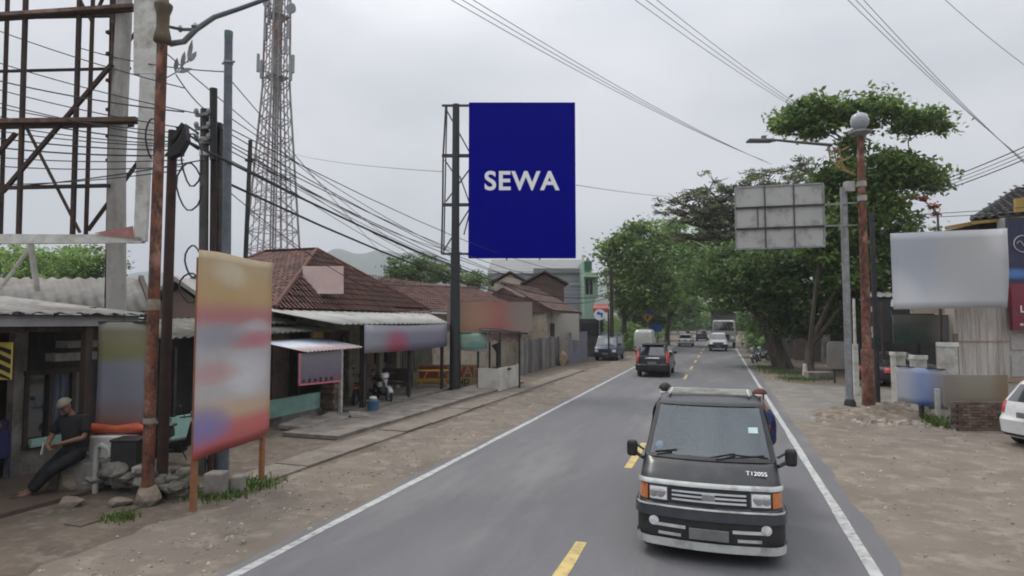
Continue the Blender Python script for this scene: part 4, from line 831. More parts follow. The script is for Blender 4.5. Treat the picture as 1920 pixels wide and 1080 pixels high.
# ================= KIOSK, SIGNS, FENCE =================
o = thing('roof_sign', 'wide smudged orange and red sign board above the kiosk, right of the black pole', 'sign', P(918, 622, 25))
a, wv, h = panel_pts(838, 566, 998, 621, 25.2); mb = MB(); board(mb, a, wv, h, .06); mb.build('panel', signmat('orange_sign', [(0, (.34, .17, .15)), (.4, (.37, .2, .15)), (1, (.34, .22, .17))], [(.62, .15, .28, .5, (.42, .1, .11)), (.55, .95, .22, .4, (.42, .14, .12)), (.3, .5, .25, .6, (.42, .25, .16)), (.95, .5, .25, 1, (.25, .22, .19)), (.02, .5, .14, 1, (.24, .2, .18))], dirt=.1), o)
mb = MB()
for k in (.15, .5, .85): mb.bar(a+wv*k+FW*.1-V((0, 0, a.z)), a+wv*k+FW*.1+V((0, 0, h)), .06)
mb.each('post', BLKM, o)
o = thing('green_banner', 'small faded green banner with pale lower edge hanging between the pole and the kiosk', 'banner', P(886, 656, 24.6))
a, wv, h = panel_pts(861, 624, 913, 657, 24.7); mb = MB(); mb.grid(lambda u, v: a+wv*u+V((0, 0, h*v-.06*u*(1-v)))+FW*.03*math.sin(u*8), 8, 4); solid(mb.build('sheet', signmat('green_print', [(0, (.42, .47, .48)), (.12, (.4, .45, .44)), (.2, (.1, .2, .17)), (.6, (.14, .27, .2)), (1, (.22, .36, .25))], [(.35, .6, .3, .4, (.28, .4, .32)), (.8, .7, .2, .3, (.32, .43, .36)), (.6, .35, .3, .2, (.12, .26, .24))]), o, smooth=60))
mb = MB(); mb.bar(a+V((0, 0, h)), a+wv+V((0, 0, h)), .03); mb.build('rod', BLACK, o)
q0, q1, q2 = G(896, 732), G(937, 734), G(974, 723); q3 = q0+(q2-q1)
ks = thing('kiosk', 'food kiosk with white boxed counter, dark roof edge and pinkish valance', 'kiosk', (q0+q2)/2)
hC = .88; mb = MB()
def wall(mb, a, b, z0, z1, t): a = V(a); b = V(b); n = (b-a).cross(UP).normalized()*-t; mb.prism([V((a.x, a.y, z0)), V((b.x, b.y, z0)), V((b.x, b.y, z1)), V((a.x, a.y, z1))], n)
wall(mb, q0, q1, 0, hC, .08); wall(mb, q1, q2, 0, hC+.03, .08); mb.build('counter', mat('white_panel', (.56, .55, .5), (.5, .49, .45), .7, 1.5, c3=(.4, .38, .33)), ks)
mb = MB(); mb.prism([V((p.x, p.y, hC-.12)) for p in (q0+FW*.05, q1+FW*.06, q2+FW*.05, q3)], (0, 0, .04)); mb.rock(P(930, 690, 25), .22, 4, (1.4, .8, .5)); mb.rock(P(950, 692, 25.2), .16, 5, (1.4, .8, .5)); mb.build('goods', BLACK, ks)
mb = MB()
for p in (q0, q1+FW*.3, q2, q3): mb.bar(V((p.x, p.y, 0))+FW*.12, V((p.x, p.y, 2.3))+FW*.12, .07)
mb.each('post', BLKM, ks); mb = MB(); mb.tube([P(934, 695, 25.2), P(934, 660, 25.2), P(928, 645, 25.2)], [.1, .09, .16], 8); mb.build('hanging_cloth', BLACK, ks, smooth=60)
mb = MB(); e = [P(902, 622, 24.2), P(990, 627, 25.4), P(985, 612, 27.4), P(895, 612, 27)]; mb.prism(e, (0, 0, .07)); mb.build('roof', mat('dark_sheet', (.05, .045, .042), (.08, .07, .06), .8, 4), ks)
mb = MB(); mb.grid(lambda u, v: P(914+64*u, 640-15*v+2*math.sin(u*22)*(1-v), 24.7+.9*u), 24, 2); solid(mb.build('valance', mat('pinkish_cloth', (.3, .2, .19), (.2, .14, .14), .9, 5, c3=(.36, .3, .27)), ks), .01)
fence_m = WOODG
pf = thing('plank_fence', 'grey weathered vertical plank fence between the kiosk and the parked blue van', 'fence', (-9.75, 34.4, 0))
mb = MB(); y = 29.8; i = 0
while y < 38.2:
    wd = random.uniform(.13, .34); mb.box((-9.75+random.uniform(-.03, .03), y+wd/2, .9+random.uniform(-.05, .05)), (.03, wd-.012, 1.8)); y += wd
mb.build('planks', fence_m, pf)
mb = MB()
for y in (30, 32, 34, 36, 38): mb.box((-9.66, y, .92), (.1, .1, 1.9))
mb.each('post', mat('grey_post', (.3, .29, .27), (.22, .21, .2), .9, 4), pf)
sf = thing('sheet_fence', 'blue grey corrugated sheet fence just left of the parked blue van', 'fence', (-9.2, 40.8, 0))
mb = MB(); corrugated(mb, (-9.35, 39, .02), (-8.95, 43.2, .02), (-8.95, 43.2, 2.1), (-9.35, 39, 2.05), .25, .03); solid(mb.build('sheet', mat('bluegrey_sheet', (.21, .22, .27), (.16, .165, .2), .7, 2, c3=(.25, .2, .16)), sf), .01)
mb = MB().rock(XY(1056, 38.6, .4), .42, 11, (.7, .7, 1.3)).build('boulder', mat('tan_rock', (.38, .28, .18), (.28, .2, .14), .95, 4), tag=('tan rock between the plank fence and the sheet fence', 'rock'))
# dark shop, awning, round sign, poles by the blue van
ds = thing('dark_shop', 'dark open fronted shop with red and white awning behind the parked blue van', 'shop', XY(1112, 51))
D = 49; mb = MB(); a, wv, h = panel_pts(1086, 592, 1132, 655, D); a.z = 0; mb.prism([a, a+wv, a+wv+V((0, 0, 3.0)), a+V((0, 0, 3.0))], FW*5); mb.build('wall', DARKW, ds)
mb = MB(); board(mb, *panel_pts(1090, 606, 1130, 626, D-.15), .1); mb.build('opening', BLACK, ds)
mb = MB(); mb.prism([P(1112, 584, D-1.6), P(1142, 584, D-1.6), P(1140, 570, D), P(1114, 570, D)], (0, 0, .08)); board(mb, *panel_pts(1112, 578, 1142, 586, D-1.7), .05); mb.build('awning', mat('red_awning', (.36, .1, .09), (.3, .09, .085), .8), ds)
mb = MB(); board(mb, *panel_pts(1116, 560, 1140, 573, D-.3), .1); mb.build('signboard', mat('pale_mint_board', (.5, .62, .55), (.45, .55, .5), .7), ds)
def road_sign(label, px, pyc, rpx, pyb, D, shape, col, mark, mcol, post=GALV):
    b = XY(px, D); s = thing('road_sign', label, 'sign', b); c = P(px, pyc, D); r = rpx*D/1150
    MB().tube([b, V((b.x, b.y, c.z+r*.3))], .035, 8).build('post', post, s)
    mb = MB(); n = {'disc': 24, 'diamond': 4, 'square': 4}[shape]; off = math.pi/4 if shape == 'square' else 0; k = r*(1.3 if shape != 'disc' else 1)
    mb.prism([c-FW*.06+RT*k*math.cos(2*math.pi*i/n+off)+UP*k*math.sin(2*math.pi*i/n+off) for i in range(n)], FW*.02); mb.build('plate', col, s)
    mb = MB(); mb.prism([c-FW*.065+RT*x*r+UP*z*r for x, z in mark], -FW*.004); mb.build('symbol', mcol, s); return s
WS = mat('sign_white', (.75, .78, .8), (.7, .73, .76), .5); BS = mat('sign_blue', (.03, .1, .4), (.025, .08, .32), .5); YS = mat('sign_yellow', (.6, .33, .03), (.5, .28, .03), .5)
road_sign('round white sign with blue arrow mark in front of the dark shop', 1124, 590, 10.5, 0, 46, 'disc', WS, [(-.6, .3), (-.1, .6), (.0, .35), (.6, .3), (.5, -.5), (.25, -.45), (.2, 0), (-.1, .02), (-.15, -.15)], BS)
s = road_sign('yellow diamond sign below a small blue plate in front of the trees', 1214, 594, 8, 0, 64, 'diamond', YS, [(-.3, -.5), (.1, -.5), (.25, .1), (0, .5), (-.1, .1)], BLACK)
mb = MB(); board(mb, *panel_pts(1212, 577, 1229, 589, 63.9), .03); mb.build('blue_plate', mat('dusty_blue', (.08, .11, .3), (.07, .09, .25), .6), s)
s = road_sign('dark blue direction sign with crossed arms on a green post left of the road', 1233, 615, 8, 0, 62, 'square', BS, [(-.3, -.1), (.3, -.1), (.3, .1), (-.3, .1)], WS, post=mat('dark_green_post', (.02, .06, .045), (.02, .05, .04), .6))
mb = MB(); board(mb, *panel_pts(1217, 610, 1241, 618, 61.9), .03); mb.build('arm_plate', BS, s)
t, a, b = pole('utility_pole', 'dark timber utility pole standing right of the parked blue van', 'pole', 1147, 677, 500, .17, .12, WOODD, D=44.5)
t, a, b = pole('sign_post', 'thin reddish post close to the timber pole by the blue van', 'post', 1141, 676, 580, .07, .06, RUSTD, D=43.5)
# ================= VEHICLES: lofted bodies =================
def lerpK(K, z):
    if z <= K[0][0]: return K[0][1:]
    for a, b in zip(K, K[1:]):
        if z <= b[0]:
            t = (z-a[0])/(b[0]-a[0]+1e-9); return tuple(p+(q-p)*t for p, q in zip(a[1:], b[1:]))
    return K[-1][1:]
def ringpts(K, z, off=0):
    w_, yf, yr, r, bf, br = lerpK(K, z); w_ += off; yf += off; yr -= off
    r = max(.03, min(r, w_*.9)); P_ = []; xi = w_-r
    for i in range(9):
        x = xi-2*xi*i/8; P_.append((x, yf-bf*(x/w_)**2))
    yc = yf-bf*(xi/w_)**2; yd = yr+br*(xi/w_)**2
    for i in range(1, 6): a = math.pi/2+i*math.pi/12; P_.append((-xi+r*math.cos(a), yc-r+r*math.sin(a)))
    for i in range(0, 15): P_.append((-w_, (yc-r)+((yd+r)-(yc-r))*i/14))
    for i in range(1, 6): a = math.pi+i*math.pi/12; P_.append((-xi+r*math.cos(a), yd+r+r*math.sin(a)))
    for i in range(9):
        x = -xi+2*xi*i/8; P_.append((x, yr+br*(x/w_)**2))
    for i in range(1, 6): a = -math.pi/2+i*math.pi/12; P_.append((xi+r*math.cos(a), yd+r+r*math.sin(a)))
    for i in range(0, 15): P_.append((w_, (yd+r)+((yc-r)-(yd+r))*i/14))
    for i in range(1, 6): a = i*math.pi/12; P_.append((xi+r*math.cos(a), yc-r+r*math.sin(a)))
    return P_
def zlist(K, sub=3):
    zs = []
    for a, b in zip(K, K[1:]): zs += [a[0]+(b[0]-a[0])*i/sub for i in range(sub)]
    return zs+[K[-1][0]]
def loft(K, hole=None, sub=3):
    mb = MB(); zs = zlist(K, sub); n = None
    for z in zs:
        p = ringpts(K, z); n = len(p); mb.v += [V((x, y, z)) for x, y in p]
    for i in range(len(zs)-1):
        for j in range(n):
            a = i*n+j; b = i*n+(j+1) % n; f = (a, b, b+n, a+n)
            if hole:
                c = sum((mb.v[q] for q in f), V((0, 0, 0)))/4
                if hole(c): continue
            mb.f.append(f)
    mb.f.append(tuple(range(n))[::-1]); mb.f.append(tuple(range((len(zs)-1)*n, len(zs)*n))); return mb
def fy(K, x, z, rear=False):
    w_, yf, yr, r, bf, br = lerpK(K, z); r = max(.03, min(r, w_*.9)); xi = w_-r; ax = min(abs(x), w_*.999)
    if ax <= xi: d = 0; q = ax
    else: d = r-math.sqrt(max(0, r*r-(ax-xi)**2)); q = xi
    return (yr+br*(q/w_)**2+d) if rear else (yf-bf*(q/w_)**2-d)
def patchF(mb, K, xa, xb, z0, z1, eps=.01, rear=False, nx=10, nz=6):
    """xa, xb: (at z0, at z1)"""
    s = -1 if rear else 1
    def fn(u, v):
        z = z0+(z1-z0)*v; x = (xa[0]+(xa[1]-xa[0])*v)*(1-u)+(xb[0]+(xb[1]-xb[0])*v)*u; return (x, fy(K, x, z, rear)+s*eps, z+(eps*.5 if z > .9 else 0))
    return mb.grid(fn, nx, nz)
def patchS(mb, K, ya, yb, z0, z1, side, eps=.01, n=8):
    def fn(u, v):
        z = z0+(z1-z0)*v; y = (ya[0]+(ya[1]-ya[0])*v)*(1-u)+(yb[0]+(yb[1]-yb[0])*v)*u; w_ = lerpK(K, z)[0]; return (side*(w_+eps), y, z)
    return mb.grid(fn, n, 6)
def band(mb, K, z0, z1, ycut, eps, nz=3, rear=False):
    rows = []
    for k in range(nz+1):
        z = z0+(z1-z0)*k/nz; P_ = ringpts(K, z, eps); h = len(P_); half = [p for p in (P_[-26:]+P_[:26])] if not rear else P_[22:62]
        rows.append([V((x, y, z)) for x, y in half if (y >= ycut if not rear else y <= ycut)])
    m_ = min(len(r) for r in rows)
    rows = [r[(len(r)-m_)//2:(len(r)-m_)//2+m_] for r in rows]; k0 = len(mb.v)
    for r in rows: mb.v += r
    for i in range(nz):
        for j in range(m_-1): a = k0+i*m_+j; mb.f.append((a, a+1, a+m_+1, a+m_))
    return mb
def wheel(parent, x, y, r, wd, side):
    mb = MB(); mb.lathe([(r*.6, -wd/2), (r*.92, -wd/2), (r, -wd*.35), (r, wd*.35), (r*.92, wd/2), (r*.6, wd/2)], (x, y, r), 26, 'X'); o = mb.build('wheel', RUBBER, parent, local=True, smooth=40)
    mb = MB(); xx = x+side*wd*.42; mb.lathe([(r*.62, -.02), (r*.6, .03), (r*.5, .01), (r*.2, .045), (.02, .05)] if side > 0 else [(.02, -.05), (r*.2, -.045), (r*.5, -.01), (r*.6, -.03), (r*.62, .02)], (xx, y, r), 22, 'X')
    mb.build('rim', GALV, o, local=True, smooth=40)
def paint(name, c, rough=.3): return mat(name, c, tuple(v*.9 for v in c), rough, 1.2, coat=.5 if c[0] > .2 else .2, c3=tuple(v*.75+.03 for v in c), s3=1.5)
def vehicle(name, label, cat, loc, rz, K, pm, wheels, wr_, front=None, rear=None, sides=(), hl=None, tl=None, bumper=None, plate=True, hole=None, arches=True, group=None, grille=None, sub=3, mirrors=None, handles=()):
    t = thing(name, label, cat, loc, rz, group)
    body = loft(K, hole, sub).build('body', pm, t, local=True, smooth=32)
    if front: patchF(MB(), K, *front).build('windshield', GLASSD, t, local=True, smooth=60)
    if rear: patchF(MB(), K, *rear, rear=True).build('rear_window', GLASSD, t, local=True, smooth=60)
    for s in (-1, 1):
        for q in sides: patchS(MB(), K, *q, s).build('side_window', GLASSD, t, local=True, smooth=60)
        for hy, hz in handles: MB().box((s*(lerpK(K, hz)[0]+.015), hy, hz), (.03, .14, .03)).build('door_handle', CHROME, t, local=True, bevel=.008)
        if hl: mb = MB(); patchF(mb, K, (s*hl[0],)*2, (s*hl[1],)*2, hl[2], hl[3], .014); mb.build('headlight', LENS, t, local=True, smooth=60)
        if tl: mb = MB(); patchF(mb, K, (s*tl[0],)*2, (s*tl[1],)*2, tl[2], tl[3], .012, rear=True); mb.build('tail_light', REDL, t, local=True, smooth=60)
        if mirrors: mb = MB(); my, mz = mirrors; w_ = lerpK(K, mz)[0]; mb.box((s*(w_+.14), my, mz), (.2, .09, .15)); mb.bar((s*(w_-.03), my, mz-.05), (s*(w_+.1), my, mz-.03), .04); mb.build('mirror', pm if cat == 'car' else BLACK, t, local=True, bevel=.03)
        for wy in wheels:
            w_ = lerpK(K, wr_)[0]
            if arches:
                mb = MB(); n = 16; z0 = K[0][0]
                mb.prism([(s*(w_+.004), wy+wr_*1.16*math.cos(math.pi*i/n), max(z0, wr_+wr_*1.16*math.sin(math.pi*i/n))) for i in range(n+1)]+[(s*(w_+.004), wy-wr_*1.16, z0), (s*(w_+.004), wy+wr_*1.16, z0)], (s*.006, 0, 0)); mb.build('wheel_arch', BLACK, t, local=True)
            wheel(t, s*(w_-.075), wy, wr_, .19, s)
    if bumper:
        for z0, z1, eps, m_, rr in bumper: band(MB(), K, z0, z1, (1.4 if not rr else -1.4), eps, rear=rr).build('bumper', m_, t, local=True, smooth=60)
    if grille: mb = MB(); patchF(mb, K, (-grille[0],)*2, (grille[0],)*2, grille[1], grille[2], .012); mb.build('grille', BLACK, t, local=True)
    if plate:
        for rr in (0, 1):
            z = .5; y = fy(K, 0, z, rr); mb = MB(); mb.box((0, y+(.05 if not rr else -.05), z+(.22 if rr else 0)), (.42, .02, .12)); mb.build('licence_plate', GREYPL, t, local=True)
    return t
# ---- dark grey minivan right behind the viewpoint
VK = [(.12, .70, 1.66, -.2, .22, .12, .03), (.16, .78, 1.80, -.28, .25, .13, .03), (.34, .79, 1.82, -.3, .25, .13, .03), (.62, .785, 1.79, -.3, .22, .12, .03), (.64, .785, 1.76, -.3, .22, .11, .03), (.86, .78, 1.72, -.3, .2, .1, .03),
      (.92, .775, 1.66, -.3, .2, .1, .03), (1.04, .765, 1.52, -.3, .2, .12, .03), (1.10, .755, 1.42, -.3, .1, .13, .03), (1.64, .66, .80, -.22, .1, .12, .03), (1.69, .635, .69, -.18, .12, .12, .03), (1.73, .58, .5, -.1, .2, .1, .03), (1.745, .42, .3, 0, .14, .06, .03)]
VP = paint('charcoal_paint', (.022, .023, .025), .3); vx, vy = -.16, 9.1
hole = lambda c: 1.11 < c.z < 1.63 and c.y > .2 and abs(c.x) < .64-.12*(c.z-1.11)/.5 and c.y > fy(VK, c.x, c.z)-.1
van = vehicle('pickup', 'charcoal cab-over pickup with white lower lip driving straight towards the viewer', 'pickup', (vx, vy, 0), math.pi, VK, VP, (1.12, -1.45), .28, None, ((-.5, -.48), (.5, .48), 1.12, 1.6), (((.95, .75), (-.12, -.12), 1.14, 1.6),), arches=False, plate=False, hole=hole, sub=5, handles=((.0, .98),))
mb = MB(); mb.box((0, -1.25, .66), (1.54, 1.86, .08)); mb.box((0, -1.25, .45), (.7, 1.9, .14)); mb.build('bed_floor', VP, van, local=True)
for s in (-1, 1): mb = MB(); mb.box((s*.765, -1.25, .86), (.045, 1.86, .36)); mb.box((s*.765, -1.25, 1.05), (.07, 1.88, .04)); mb.build('bed_side', VP, van, local=True, bevel=.01)
mb = MB(); mb.box((0, -2.16, .86), (1.5, .045, .36)); mb.build('tailgate', VP, van, local=True, bevel=.01)
mb = MB(); mb.tube([(-.7, -.36, .7), (-.7, -.36, 1.66), (.7, -.36, 1.66), (.7, -.36, .7)], .022, 8); mb.build('roll_bar', WHT, van, local=True, smooth=60)
def glassmat_():
    pass
def glassmat():
    m = bpy.data.materials.new('windshield_glass'); m.use_nodes = True; n = m.node_tree.nodes; l = m.node_tree.links; n.clear()
    o = n.new('ShaderNodeOutputMaterial'); g = n.new('ShaderNodeBsdfGlossy'); g.inputs['Roughness'].default_value = .03; g.inputs['Color'].default_value = (.85, .95, 1, 1)
    t = n.new('ShaderNodeBsdfTransparent'); t.inputs['Color'].default_value = (.5, .56, .56, 1); lw = n.new('ShaderNodeFresnel'); lw.inputs['IOR'].default_value = 1.6
    ad = n.new('ShaderNodeMath'); ad.inputs[1].default_value = .055; l.new(lw.outputs[0], ad.inputs[0])
    x = n.new('ShaderNodeMixShader'); l.new(ad.outputs[0], x.inputs[0]); l.new(t.outputs[0], x.inputs[1]); l.new(g.outputs[0], x.inputs[2]); l.new(x.outputs[0], o.inputs[0]); return m
ws = MB(); patchF(ws, VK, (.69, .605), (-.69, -.605), 1.105, 1.645, .004, nx=16, nz=10); ws = ws.build('windshield', glassmat(), van, local=True, smooth=80)
mb = MB()
for z0, z1, xa, xb in ((1.08, 1.115, (-.73,)*2, (.73,)*2), (1.635, 1.665, (-.63,)*2, (.63,)*2)): patchF(mb, VK, xa, xb, z0, z1, .012, nx=16, nz=1)
for s in (-1, 1): patchF(mb, VK, (s*.735, s*.65), (s*.69, s*.605), 1.1, 1.65, .012, nx=1, nz=8)
mb.build('windshield_seal', BLACK, van, local=True, smooth=60)
def vb(z0, z1, eps, m_, nm, yc=1.45): return band(MB(), VK, z0, z1, yc, eps).build(nm, m_, van, local=True, smooth=50)
VW = mat('white_trim', (.58, .6, .58), (.48, .5, .48), .4, 6, c3=(.3, .3, .28), s3=3, coat=.4)
vb(.125, .265, .035, VW, 'lip', 1.3); vb(.27, .5, .02, BLACK, 'bumper', 1.3); vb(.5, .6, .045, mat('charcoal_bumper', (.05, .055, .065), (.04, .043, .05), .35, 5, coat=.5), 'bumper_bar', 1.3); vb(.605, .625, .035, VW, 'bumper_edge', 1.3)
vb(.835, .885, .02, VW, 'hood_trim', 1.45)
mb = MB(); patchF(mb, VK, (-.42,)*2, (.42,)*2, .645, .825, .004); mb.build('grille', BLACK, van, local=True)
mb = MB()
for z in (.69, .735, .78): patchF(mb, VK, (-.4,)*2, (.4,)*2, z-.011, z+.011, .02, nz=1)
mb.box((0, fy(VK, 0, .735)+.02, .735), (.14, .02, .07)); mb.build('grille_bar', CHROME, van, local=True)
for s in (-1, 1):
    mb = MB(); patchF(mb, VK, (s*.44,)*2, (s*.665,)*2, .655, .82, .01); h_ = mb.build('headlight', GLASSD, van, local=True)
    mb = MB(); patchF(mb, VK, (s*.455,)*2, (s*.65,)*2, .67, .805, .02); mb.build('lens', LENS, h_, local=True)
    mb = MB()
    for x in (.52, .6): mb.lathe([(.048, 0), (.055, .012), (.035, .02)], (s*x, fy(VK, s*x, .74)+.016, .74), 14, 'Y')
    mb.build('bulb_reflector', CHROME, h_, local=True, smooth=50)
    mb = MB(); patchF(mb, VK, (s*.675,)*2, (s*.778,)*2, .655, .82, .016); mb.build('turn_signal', AMBL, van, local=True)
    mb = MB()
    for z, x0, x1 in ((.39, .25, .62), (.3, .3, .55)): patchF(mb, VK, (s*x0,)*2, (s*x1,)*2, z, z+.035, .03, nz=1)
    mb.build('bumper_slat', VW, van, local=True) if True else 0
    mb = MB(); mb.lathe([(.05, 0), (.055, .01), (.03, .015)], (s*.6, fy(VK, .6, .43)+.02, .44), 12, 'Y'); mb.build('fog_light', LENS, van, local=True)
    mb = MB(); mb.box((s*.915, 1.2, 1.13), (.13, .09, .2)); mi = mb.build('mirror', BLACK, van, local=True, bevel=.035); mb = MB(); mb.tube([(s*.86, 1.21, 1.07), (s*.77, 1.3, 1.04)], .022, 8); mb.tube([(s*.86, 1.21, 1.18), (s*.765, 1.26, 1.13)], .015, 8); mb.build('mirror_arm', BLACK, mi, local=True)
mb = MB()
for x0, x1, zz in ((.6, .42, 1.13), (-.08, -.62, 1.135), (-.12, -.3, 1.13)):
    a = V((x0, fy(VK, x0, 1.1)+.03, 1.1)); b = V((x1, fy(VK, x1, zz+.01)+.02, zz+.015)); mb.bar(a, b, .016)
mb.bar((.62, fy(VK, .62, 1.13)+.018, 1.13), (.36, fy(VK, .36, 1.17)+.018, 1.17), .02, .012); mb.bar((-.3, fy(VK, -.3, 1.155)+.018, 1.15), (-.66, fy(VK, -.66, 1.13)+.018, 1.13), .02, .012); mb.bar((-.02, fy(VK, 0, 1.12)+.018, 1.115), (-.3, fy(VK, -.3, 1.165)+.018, 1.165), .02, .012)
mb.each('wiper', BLACK, van, local=True)
yb = fy(VK, -.5, .98)
textmesh('T120SS', .075, CHROME, van, frame((-.52, fy(VK, -.52, .99)+.022, .99), (-1, 0, 0), V((0, -.72, .7))), local=True, bold=.0)
mb = MB(); mb.box((0, fy(VK, 0, .4)+.05, .36), (.42, .015, .12)); mb.build('licence_plate', GREYPL, van, local=True, bevel=.005)
mb = MB(); patchF(mb, VK, (-.57,)*2, (-.46,)*2, 1.36, 1.42, .009, nz=2); mb.build('sticker', mat('pale_cyan_sticker', (.5, .66, .64), None, .5), van, local=True)
mb = MB(); mb.lathe([(.045, 0), (.045, .005)], (.575, fy(VK, .575, 1.2)+.012, 1.2), 16, 'Y'); mb.build('round_sticker', mat('pale_blue_sticker', (.5, .62, .85), None, .4), van, local=True)
mb = MB()
for s in (-1, 1): mb.tube([(s*.5, .5, 1.75), (s*.5, -.08, 1.76)], .014, 6)
for y in (.42, .2, .02, -.08): mb.bar((-.54, y, 1.76), (.54, y, 1.76), .022)
mb.build('roof_rack', WHT, van, local=True)
INT = mat('interior_grey', (.05, .055, .058), (.035, .038, .04), .8)
mb = MB(); mb.box((0, 1.0, 1.02), (1.35, .5, .1)); mb.box((.36, .78, 1.08), (.3, .1, .08)); mb.build('dashboard', INT, van, local=True, bevel=.03)
for x in (-.36, .36):
    mb = MB(); mb.box((x, .1, .75), (.5, .5, .14)); mb.box((x, -.15, 1.08), (.48, .14, .62)); mb.box((x, -.16, 1.47), (.26, .1, .18)); mb.build('seat', mat('seat_cloth', (.16, .165, .17), (.12, .125, .13), .9), van, local=True, bevel=.05)
mb = MB(); mb.box((0, -.24, .95), (1.3, .04, .7)); mb.build('cab_back', INT, van, local=True)
mb = MB(); mb.tube([(.36+.17*math.cos(a*.45), .62+.06*math.sin(a*.45), 1.12+.15*math.sin(a*.45)) for a in range(15)], .014, 6); mb.build('steering_wheel', BLACK, van, local=True)
# ---- black SUV going away
SK = [(.27, .74, 2.0, -1.98, .2, .1, .06), (.36, .80, 2.1, -2.1, .24, .14, .08), (.62, .815, 2.12, -2.11, .24, .16, .08), (.66, .81, 2.1, -2.06, .22, .16, .07), (.95, .80, 1.98, -2.03, .2, .2, .07), (1.03, .79, 1.1, -2.0, .2, .2, .07), (1.06, .77, .92, -1.98, .2, .18, .07), (1.52, .66, .2, -1.76, .2, .12, .08), (1.60, .62, -.02, -1.66, .22, .1, .08), (1.64, .45, -.4, -1.3, .2, .05, .05)]
SP = paint('black_paint', (.018, .018, .02), .25)
suv = vehicle('suv', 'black estate SUV with tall red tail lights driving away in the left lane', 'car', (-3.2, 33.0, 0), R(0), SK, SP, (1.3, -1.25), .33, ((-.68, -.58), (.68, .58), 1.07, 1.5), ((-.6, -.52), (.6, .52), 1.08, 1.48), (((.75, .35), (.1, .1), 1.09, 1.48), ((.02, .02), (-.8, -.8), 1.09, 1.48), ((-.88, -.88), (-1.6, -1.45), 1.09, 1.48)), (.5, .74, .72, .88), (.66, .79, .72, 1.3), ((.34, .6, .03, BLACK, 0), (.34, .6, .03, BLACK, 1)), mirrors=(.75, 1.12), handles=((.2, .95), (-.7, .95)))
mb = MB(); mb.box((0, -1.72, 1.6), (1.1, .25, .04)); mb.build('spoiler', SP, suv, local=True, bevel=.015)
mb = MB(); patchF(mb, SK, (-.35,)*2, (.35,)*2, .93, .98, .012, rear=True); mb.build('trim_bar', CHROME, suv, local=True)
mb = MB()
for s in (-1, 1): mb.tube([(s*.56, .1, 1.66), (s*.56, -1.35, 1.66)], .018, 6)
mb.build('roof_rail', GALV, suv, local=True)
# ---- generic saloon and hatch
CK = [(.22, .74, 2.0, -2.0, .22, .12, .08), (.32, .82, 2.1, -2.1, .26, .16, .1), (.55, .83, 2.12, -2.12, .26, .18, .1), (.72, .82, 2.06, -2.1, .24, .2, .1), (.84, .80, 1.7, -2.02, .22, .25, .1), (.92, .77, .95, -1.55, .2, .15, .1), (1.32, .62, .2, -.95, .2, .12, .1), (1.40, .54, -.1, -.7, .22, .08, .08), (1.43, .38, -.3, -.45, .2, .05, .05)]
def saloon(label, loc, rz, pm):
    return vehicle('saloon_car', label, 'car', loc, rz, CK, pm, (1.25, -1.25), .3, ((-.68, -.54), (.68, .54), .94, 1.3), ((-.66, -.54), (.66, .54), .95, 1.3), (((.7, .25), (-.2, -.2), .95, 1.28), ((-.28, -.28), (-1.3, -1.0), .95, 1.28)), (.45, .76, .62, .76), (.5, .76, .6, .8), ((.3, .36, .02, BLACK, 0), (.28, .38, .02, BLACK, 1)), grille=(.4, .45, .58), mirrors=(.55, .98), handles=((-.1, .8),))
WP = paint('white_paint', (.6, .6, .6), .3)
saloon('white saloon car driving away far ahead of the black SUV', (-3.75, 73.5, 0), 0, WP)
HK = [(.2, .72, 1.8, -1.72, .22, .1, .06), (.3, .80, 1.9, -1.84, .26, .15, .1), (.58, .815, 1.92, -1.86, .26, .16, .1), (.66, .81, 1.9, -1.80, .25, .16, .1), (.85, .80, 1.6, -1.76, .22, .2, .1), (.95, .78, .8, -1.72, .2, .15, .1), (1.38, .63, .15, -1.42, .2, .12, .1), (1.46, .55, -.1, -1.3, .22, .08, .08), (1.49, .4, -.3, -1.0, .2, .05, .05)]
a0 = G(1905, 848)
wc = vehicle('hatchback_car', 'white hatchback with pinkish tail light parked at the right edge by the brick wall', 'car', (7.75, 16.85, 0), R(-60), HK, paint('pearl_white', (.66, .66, .66), .3), (1.15, -1.15), .29, ((-.66, -.55), (.66, .55), .97, 1.36), ((-.6, -.5), (.6, .5), .98, 1.34), (((.65, .3), (-.2, -.2), .99, 1.34), ((-.28, -.28), (-1.45, -1.2), .99, 1.34)), (.45, .74, .62, .8), (.62, .77, .72, .98), ((.28, .36, .02, BLACK, 0), (.24, .3, .015, BLACK, 1)), mirrors=(.5, 1.0), handles=((-.15, .82), (-1, .82)))
mb = MB(); mb.tube([(0, -1.77, .98), (.25, -1.7, 1.02)], .012, 5); mb.build('rear_wiper', BLACK, wc, local=True)
rc = saloon('dark car with red lit looking tail lights half hidden behind the pale gate posts', (7.45, 31.5, 0), R(-40), paint('dark_wine_paint', (.03, .02, .022), .3)); rc['label'] = 'dark car with red tail lights half hidden behind the rusty post and pale gate posts'
